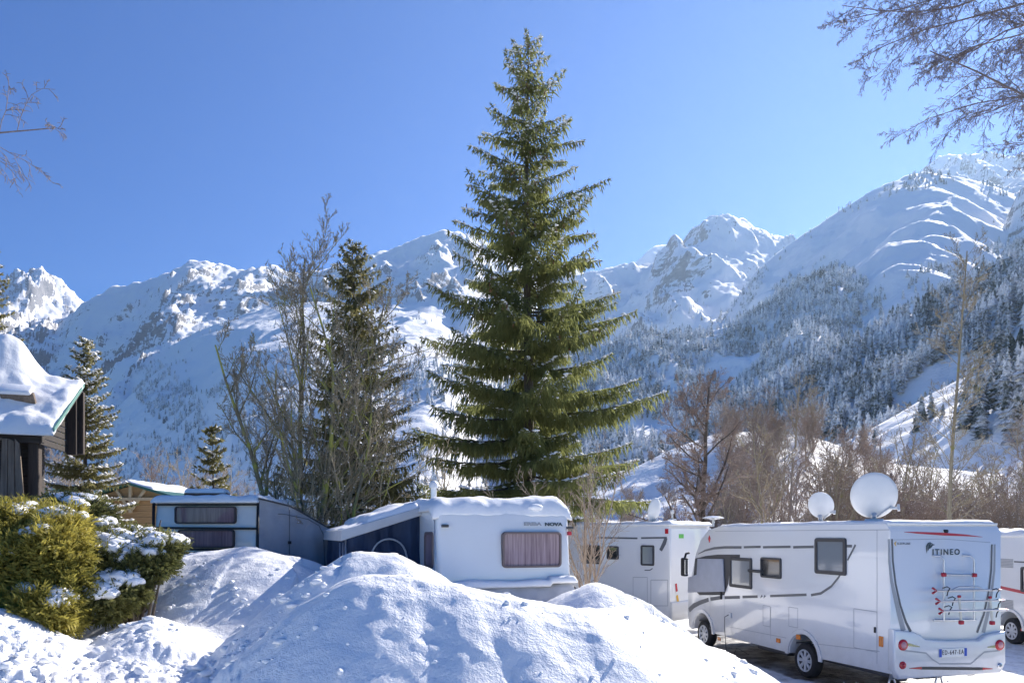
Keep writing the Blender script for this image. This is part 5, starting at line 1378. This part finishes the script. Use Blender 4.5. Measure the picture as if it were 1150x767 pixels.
mb = MB(); mb.box(-.62, -.40, .2, .42, .9, ez - .2, .015, 1); mb.build('post', M_DWOODV, ch)
# splayed plank buttress
c1 = Vector((-.95, -.1, 0))
mb = MB()
for k, (a, b, c, d) in enumerate(((-1.06, -.90, -1.0, -.88), (-.90, -.74, -.88, -.76), (-.74, -.52, -.76, -.66))):
    mb.prism([(a, 1.6), (b - .012, 1.6), (d - .012, 3.66 - .05 * k), (c, 3.66)], 'y', -.12 + .01 * k, -.07 + .01 * k, .006, 1)
mb.build('buttress', M_OWOOD, ch)
mb = MB(); mb.box(-1.40, -1.36, -.14, -.08, 2.2, 3.62, .005, 1); mb.box(-1.42, -1.0, -.15, -.10, 3.62, 3.67, .005, 1); mb.build('door_frame', M_OWOOD, ch)
mb = MB()
for k in range(3): mb.box(-2.6, -1.5, -.2, -.14, 2.75 + k * .14, 2.84 + k * .14, .006, 1)
mb.build('railing', M_OWOOD, ch)
mb = MB(); mb.prism([(-3.0, 2.62), (-1.56, 2.62), (-1.9, 1.9), (-3.0, 1.9)], 'y', -.6, -.24); mb.build('lean_to', M_EDGE, ch)
# roof snow with a dome toward the ridge
def chroof(x, y):
    base = ez + (rz - ez) * y / ry
    dome = .95 * sstep((-x - .55) / 1.15) * np.exp(-((y - ry + .15) / .95) ** 2) * (1 + .18 * fbm(x * .8, y * .8, 3, 3))
    return base + dome - .03
snow_slab('roof_snow', ch, LX, -.02, -.16, ry + .02, chroof, .26, 151, over=.05, n=(150, 80))
mb = MB(); Mx = Matrix.Translation((-.95, .62, chroof(np.array(-.95), np.array(.62)) + .22)) @ Matrix.Rotation(math.atan2(rz - ez, ry), 4, 'X')
mb.box(-.34, .34, -.05, .05, -.15, .16, .01, 1, M=Mx); mb.build('roof_hatch', M_OWOOD, ch)
mb = MB(); mb.box(-.37, .30, -.10, .30, .14, .24, .045, 3, M=Mx); mb.build('hatch_snow', M_SNOWCAP, ch, smooth=60)

# ------------------------------------------------------------------ bushes in front
def bush(name, loc, lobes, nspray, mat, label, seed, snowy=60, snow_bias=(0, 0), sz=.22, group=None):
    rg = np.random.default_rng(seed)
    o = empty(name, loc, 0, label, 'shrub', group)
    lob = np.array(lobes, float)      # x,y,z,rx,ry,rz
    vol = lob[:, 3] * lob[:, 4] + lob[:, 5] * lob[:, 3]; pick = rg.choice(len(lob), nspray * 2, p=vol / vol.sum())
    u = unit(rg.normal(0, 1, (nspray * 2, 3))); rr = rg.uniform(.72, 1.08, (nspray * 2, 1)) * (1 + .12 * gnoise(u[:, 0] * 3 + pick, u[:, 2] * 3, 5)[:, None])
    p = lob[pick, :3] + u * rr * lob[pick, 3:]
    inside = np.zeros(len(p), bool)
    for i in range(len(lob)):
        d = np.linalg.norm((p - lob[i, :3]) / lob[i, 3:], axis=1); inside |= (d < .68) & (pick != i)
    keep = (~inside) & (p[:, 2] > -.1); p = p[keep][:nspray]; u = u[keep][:nspray]; n = len(p)
    d = unit(u * np.array([1, 1, .5]) + np.array([0, 0, .35]) + rg.normal(0, .42, (n, 3))); L = sz * rg.uniform(.6, 1.4, n)
    side = unit(np.cross(d, rg.normal(0, 1, (n, 3)))); FP = []; FD = []; FW = []; FS = []
    FP.append(p); FD.append(d * L[:, None]); FW.append(np.full(n, .018)); FS.append(side)
    for k in range(4):
        f = .15 + .2 * k
        for s in (-1, 1):
            q = p + d * (L * f)[:, None]; dd = unit(d * .75 + side * s * .75 + rg.normal(0, .18, (n, 3)) + np.array([0, 0, -.12])); FP.append(q); FD.append(dd * (L * (.55 - .09 * k) * rg.uniform(.7, 1.3, n))[:, None]); FW.append(np.full(n, .022)); FS.append(unit(np.cross(dd, u)))
    P_, D_, W_, S_ = map(np.concatenate, (FP, FD, FW, FS))
    V, Fq = kites(P_, D_, W_, S_, cross=False); pl = Pool(); pl.add(V, Fq); pl.build('crown', mat, o)
    # stems inside
    ns = 26; a = rg.uniform(0, 6.28, ns); tgt = lob[rg.integers(0, len(lob), ns), :3] + rg.normal(0, .2, (ns, 3)); t = np.linspace(0, 1, 5)[None, :, None]
    base = np.stack([.15 * np.cos(a), .15 * np.sin(a), -.2 + 0 * a], -1); pn = base[:, None] * (1 - t) + tgt[:, None] * t
    pl = Pool(); V, Fq = tubes_np(pn, np.linspace(.03, .008, 5)[None].repeat(ns, 0), 6); pl.add(V, Fq); pl.build('trunk', M_BARK, o, smooth=True)
    # snow pads on the top surface
    ico = MB(); bmesh.ops.create_icosphere(ico.bm, subdivisions=3, radius=1); sv = np.array([v.co[:] for v in ico.bm.verts]); sf = np.array([[v.index for v in f.verts] for f in ico.bm.faces]); ico.bm.free()
    pl = Pool()
    last = None
    for k in range(snowy * 3):
        i = rg.integers(len(lob)); uu = unit(rg.normal(0, 1, 3) * np.array([1, 1, .3]) + np.array([snow_bias[0], snow_bias[1], 1.3])); c = lob[i, :3] + uu * lob[i, 3:] * 1.0
        hid = any(np.linalg.norm((c - lob[j, :3]) / lob[j, 3:]) < .8 for j in range(len(lob)) if j != i)
        if hid: continue
        if last is not None and rg.uniform() < .72:
            c2 = last + rg.normal(0, .11, 3) * np.array([1, 1, .25])
            j = min(range(len(lob)), key=lambda q: np.linalg.norm((c2 - lob[q, :3]) / lob[q, 3:])); v_ = (c2 - lob[j, :3]) / lob[j, 3:]; c = lob[j, :3] + unit(v_) * lob[j, 3:] if unit(v_)[2] > .1 else c
        last = c
        s = rg.uniform(.05, .135) * np.array([1.15, 1.05, .68]); n_ = 1 + .22 * fbm(sv[:, 0] * 1.7 + k, sv[:, 1] * 1.7 + sv[:, 2], 3, k)
        pl.add(sv * n_[:, None] * s + c + np.array([0, 0, .03]), sf)
    if pl.n:
        x = pl.build('snow', M_SNOWCAP, o, smooth=True); x['kind'] = 'stuff'
    return o
def L_(px, py, Y, rx, ry, rz, o): 
    p = P(px, py, Y); return (p.x - o[0], p.y - o[1], p.z - o[2], rx, ry, rz)
o = (-6.5, 9.7, 1.25)
bush('thuja_bush', o, [L_(25, 645, 9.7, .68, .6, .62, o), L_(62, 625, 9.6, .34, .45, .45, o), L_(45, 690, 9.3, .40, .4, .38, o), L_(5, 608, 9.9, .5, .6, .38, o), L_(-70, 650, 9.9, .8, .7, .8, o), L_(78, 660, 9.6, .24, .35, .48, o), L_(22, 590, 10.1, .40, .5, .24, o), L_(58, 700, 9.35, .26, .3, .2, o), L_(70, 592, 9.9, .18, .3, .22, o)],
     15000, M_THUJA, 'large yellow-green thuja bush at the left edge, its foot in the churned snow', 201, snowy=90, snow_bias=(-.2, .35), sz=.20)
o = (-5.55, 10.5, 1.35)
bush('juniper_bush', o, [L_(120, 640, 10.4, .5, .5, .45, o), L_(160, 632, 10.5, .40, .45, .26, o), L_(145, 612, 10.8, .5, .5, .20, o), L_(92, 602, 10.9, .45, .5, .32, o), L_(184, 614, 10.6, .22, .3, .12, o), L_(110, 672, 10.0, .38, .45, .32, o), L_(138, 662, 10.2, .30, .4, .28, o), L_(80, 580, 11.0, .5, .5, .28, o)],
     11000, M_THUJA2, 'dark green spreading bush weighed down by snow, beside the old caravan', 202, snowy=170, snow_bias=(.1, -.1), sz=.15)

# ------------------------------------------------------------------ timber hut, teal roof, shed
Y = 30.0; a_ = P(146, 541.5, Y); g = 1.3
h = empty('timber_hut', (a_.x, Y, g), R(-4), 'small light timber hut with a green gabled roof and open truss, snow on its ridge', 'hut')
az = a_.z - g; hw = 1.9; hz = P(0, 557, Y).z - g
mb = MB(); mb.prism([(-hw - .1, hz), (0, az), (hw + .1, hz), (hw + .1, hz - .1), (0, az - .1), (-hw - .1, hz - .1)], 'y', -.25, 4, .01, 1); mb.build('roof', simple('green_roof', (.02, .10, .08), .5), h)
mb = MB(); mb.prism([(-hw + .05, hz - .12), (0, az - .13), (hw - .05, hz - .12)], 'y', .12, .16); mb.build('gable', M_YWOOD, h)
for k, q in enumerate((((-hw, hz - .12), (hw, hz - .12)), ((0, hz - .7), (0, az - .12)), ((-.05, hz - .55), (-.62, az - .32)), ((.05, hz - .55), (.62, az - .32)))):
    mb = MB(); d = Vector((q[1][0] - q[0][0], q[1][1] - q[0][1])); nn = Vector((-d.y, d.x)).normalized() * .06
    mb.prism([(q[0][0] + nn.x, q[0][1] + nn.y), (q[1][0] + nn.x, q[1][1] + nn.y), (q[1][0] - nn.x, q[1][1] - nn.y), (q[0][0] - nn.x, q[0][1] - nn.y)], 'y', -.02 + .012 * k, .09 + .002 * k); mb.build('truss_beam', simple('pale_beam_%d' % k, (.50, .40, .26), .6), h)
mb = MB()
for i in range(12): mb.box(-hw + .1, hw - .1, .2, 3.8, i * (hz - .1) / 12, (i + 1) * (hz - .1) / 12 - .012)
mb.build('wall', M_YWOOD, h)
snow_slab('roof_snow', h, -.7, 1.1, -.2, 3.9, lambda x, y: az - np.abs(x) * (az - hz) / hw, .14, 161, over=.03, n=(30, 30))
p0 = P(66, 552, 27.0)
t = empty('teal_shelter', (p0.x, 27, g), R(8), 'low shelter with a teal sheet roof below the chalet gable', 'shelter')
zt = p0.z - g
mb = MB(); mb.prism([(-1.6, zt + .30), (.55, zt - .02), (.55, zt - .08), (-1.6, zt + .24)], 'y', -.4, 1.6, .01, 1); mb.build('roof', M_TEAL, t)
for x in (-1.5, .45):
    mb = MB(); mb.box(x - .05, x + .05, -.3, -.2, -.2, zt - .02 + (.2 if x < 0 else -.06)); mb.build('post', M_OWOOD, t)
p0 = P(420, 575, 25.0); g2 = ground_z(p0.x, 25)
s = empty('shed', (p0.x, 25, g2), R(-6), 'low wooden shed with a dark green sloping roof, seen between the two awnings', 'shed')
zl = P(392, 586, 25).z - g2; zr = P(447, 566, 25).z - g2
mb = MB(); mb.prism([(-.95, zl), (1.1, zr), (1.1, zr - .07), (-.95, zl - .07)], 'y', -.3, 2.2, .01, 1); mb.build('roof', simple('dark_green_roof', (.03, .055, .045), .6, var=.3, vscale=4), s)
mb = MB()
for i in range(9):
    x0 = -.85 + i * .2; zz_ = zl + (zr - zl) * (x0 + .95) / 2.05 - .10; mb.prism([(x0, -.2), (x0 + .185, -.2), (x0 + .185, zz_ + .02), (x0, zz_)], 'y', 0, .04)
mb.build('wall', M_OWOOD, s)
mb = MB(); mb.prism([(-1.0, zl + .06), (1.12, zr + .06), (1.12, zr), (-1.0, zl)], 'y', -.36, -.30); mb.build('roof_edge', M_STRIPE2, s)
snow_slab('roof_snow', s, -.2, 1.0, .2, 2.1, lambda x, y: zl + (zr - zl) * (x + .95) / 2.05 - .005, .05, 171, over=.0, n=(24, 24))
# ------------------------------------------------------------------ loose snow clods on the banks and in the churned snow
rg = np.random.default_rng(321)
ico = MB(); bmesh.ops.create_icosphere(ico.bm, subdivisions=2, radius=1); sv = np.array([v.co[:] for v in ico.bm.verts]); sf = np.array([[v.index for v in f.verts] for f in ico.bm.faces]); ico.bm.free()
pl = Pool()
def clods(n, xr, yr, smin, smax, cond=lambda x, y, z: True):
    x = rg.uniform(*xr, n); y = rg.uniform(*yr, n); z = near_h(x, y); s = smin + (smax - smin) * rg.uniform(0, 1, n) ** 3
    nn = fbm(x * 1.3, y * 1.3, 2, 71)
    for i in range(n):
        if nn[i] < -.05 or not cond(x[i], y[i], z[i]): continue
        k = 1 + .35 * fbm(sv[:, 0] * 1.9 + i, sv[:, 1] * 1.9 + sv[:, 2], 2, i % 50)
        pl.add(sv * k[:, None] * s[i] * np.array([rg.uniform(.8, 1.4), rg.uniform(.8, 1.3), rg.uniform(.5, .85)]) + np.array([x[i], y[i], z[i] + s[i] * .15]), sf)
clods(900, (-6.8, -2.2), (6.5, 9.8), .015, .075)
clods(260, (-3.2, 3.2), (6.3, 10), .01, .05)
clods(200, (2.2, 4.8), (9, 12.5), .015, .07)
clods(160, (-6, -2.5), (9.8, 12), .012, .05)
clods(160, (6, 14), (9.5, 14), .01, .05)
x = pl.build('snow_clods', M_SNOWCAP, smooth=True); tag(x, kind='stuff')
# ------------------------------------------------------------------ haze: the air of the valley
mb = MB(); mb.box(-9500, 9500, -400, 7600, -120, 2750)
m = bpy.data.materials.new('haze_air'); m.use_nodes = True; nt = m.node_tree
for n in list(nt.nodes): nt.nodes.remove(n)
out = nt.nodes.new('ShaderNodeOutputMaterial'); pv = nt.nodes.new('ShaderNodeVolumePrincipled')
pv.inputs['Color'].default_value = (.52, .72, 1, 1); pv.inputs['Density'].default_value = HAZE = .000045; pv.inputs['Anisotropy'].default_value = .45
nt.links.new(pv.outputs[0], out.inputs['Volume'])
hz = mb.build('haze', m); tag(hz, kind='stuff')
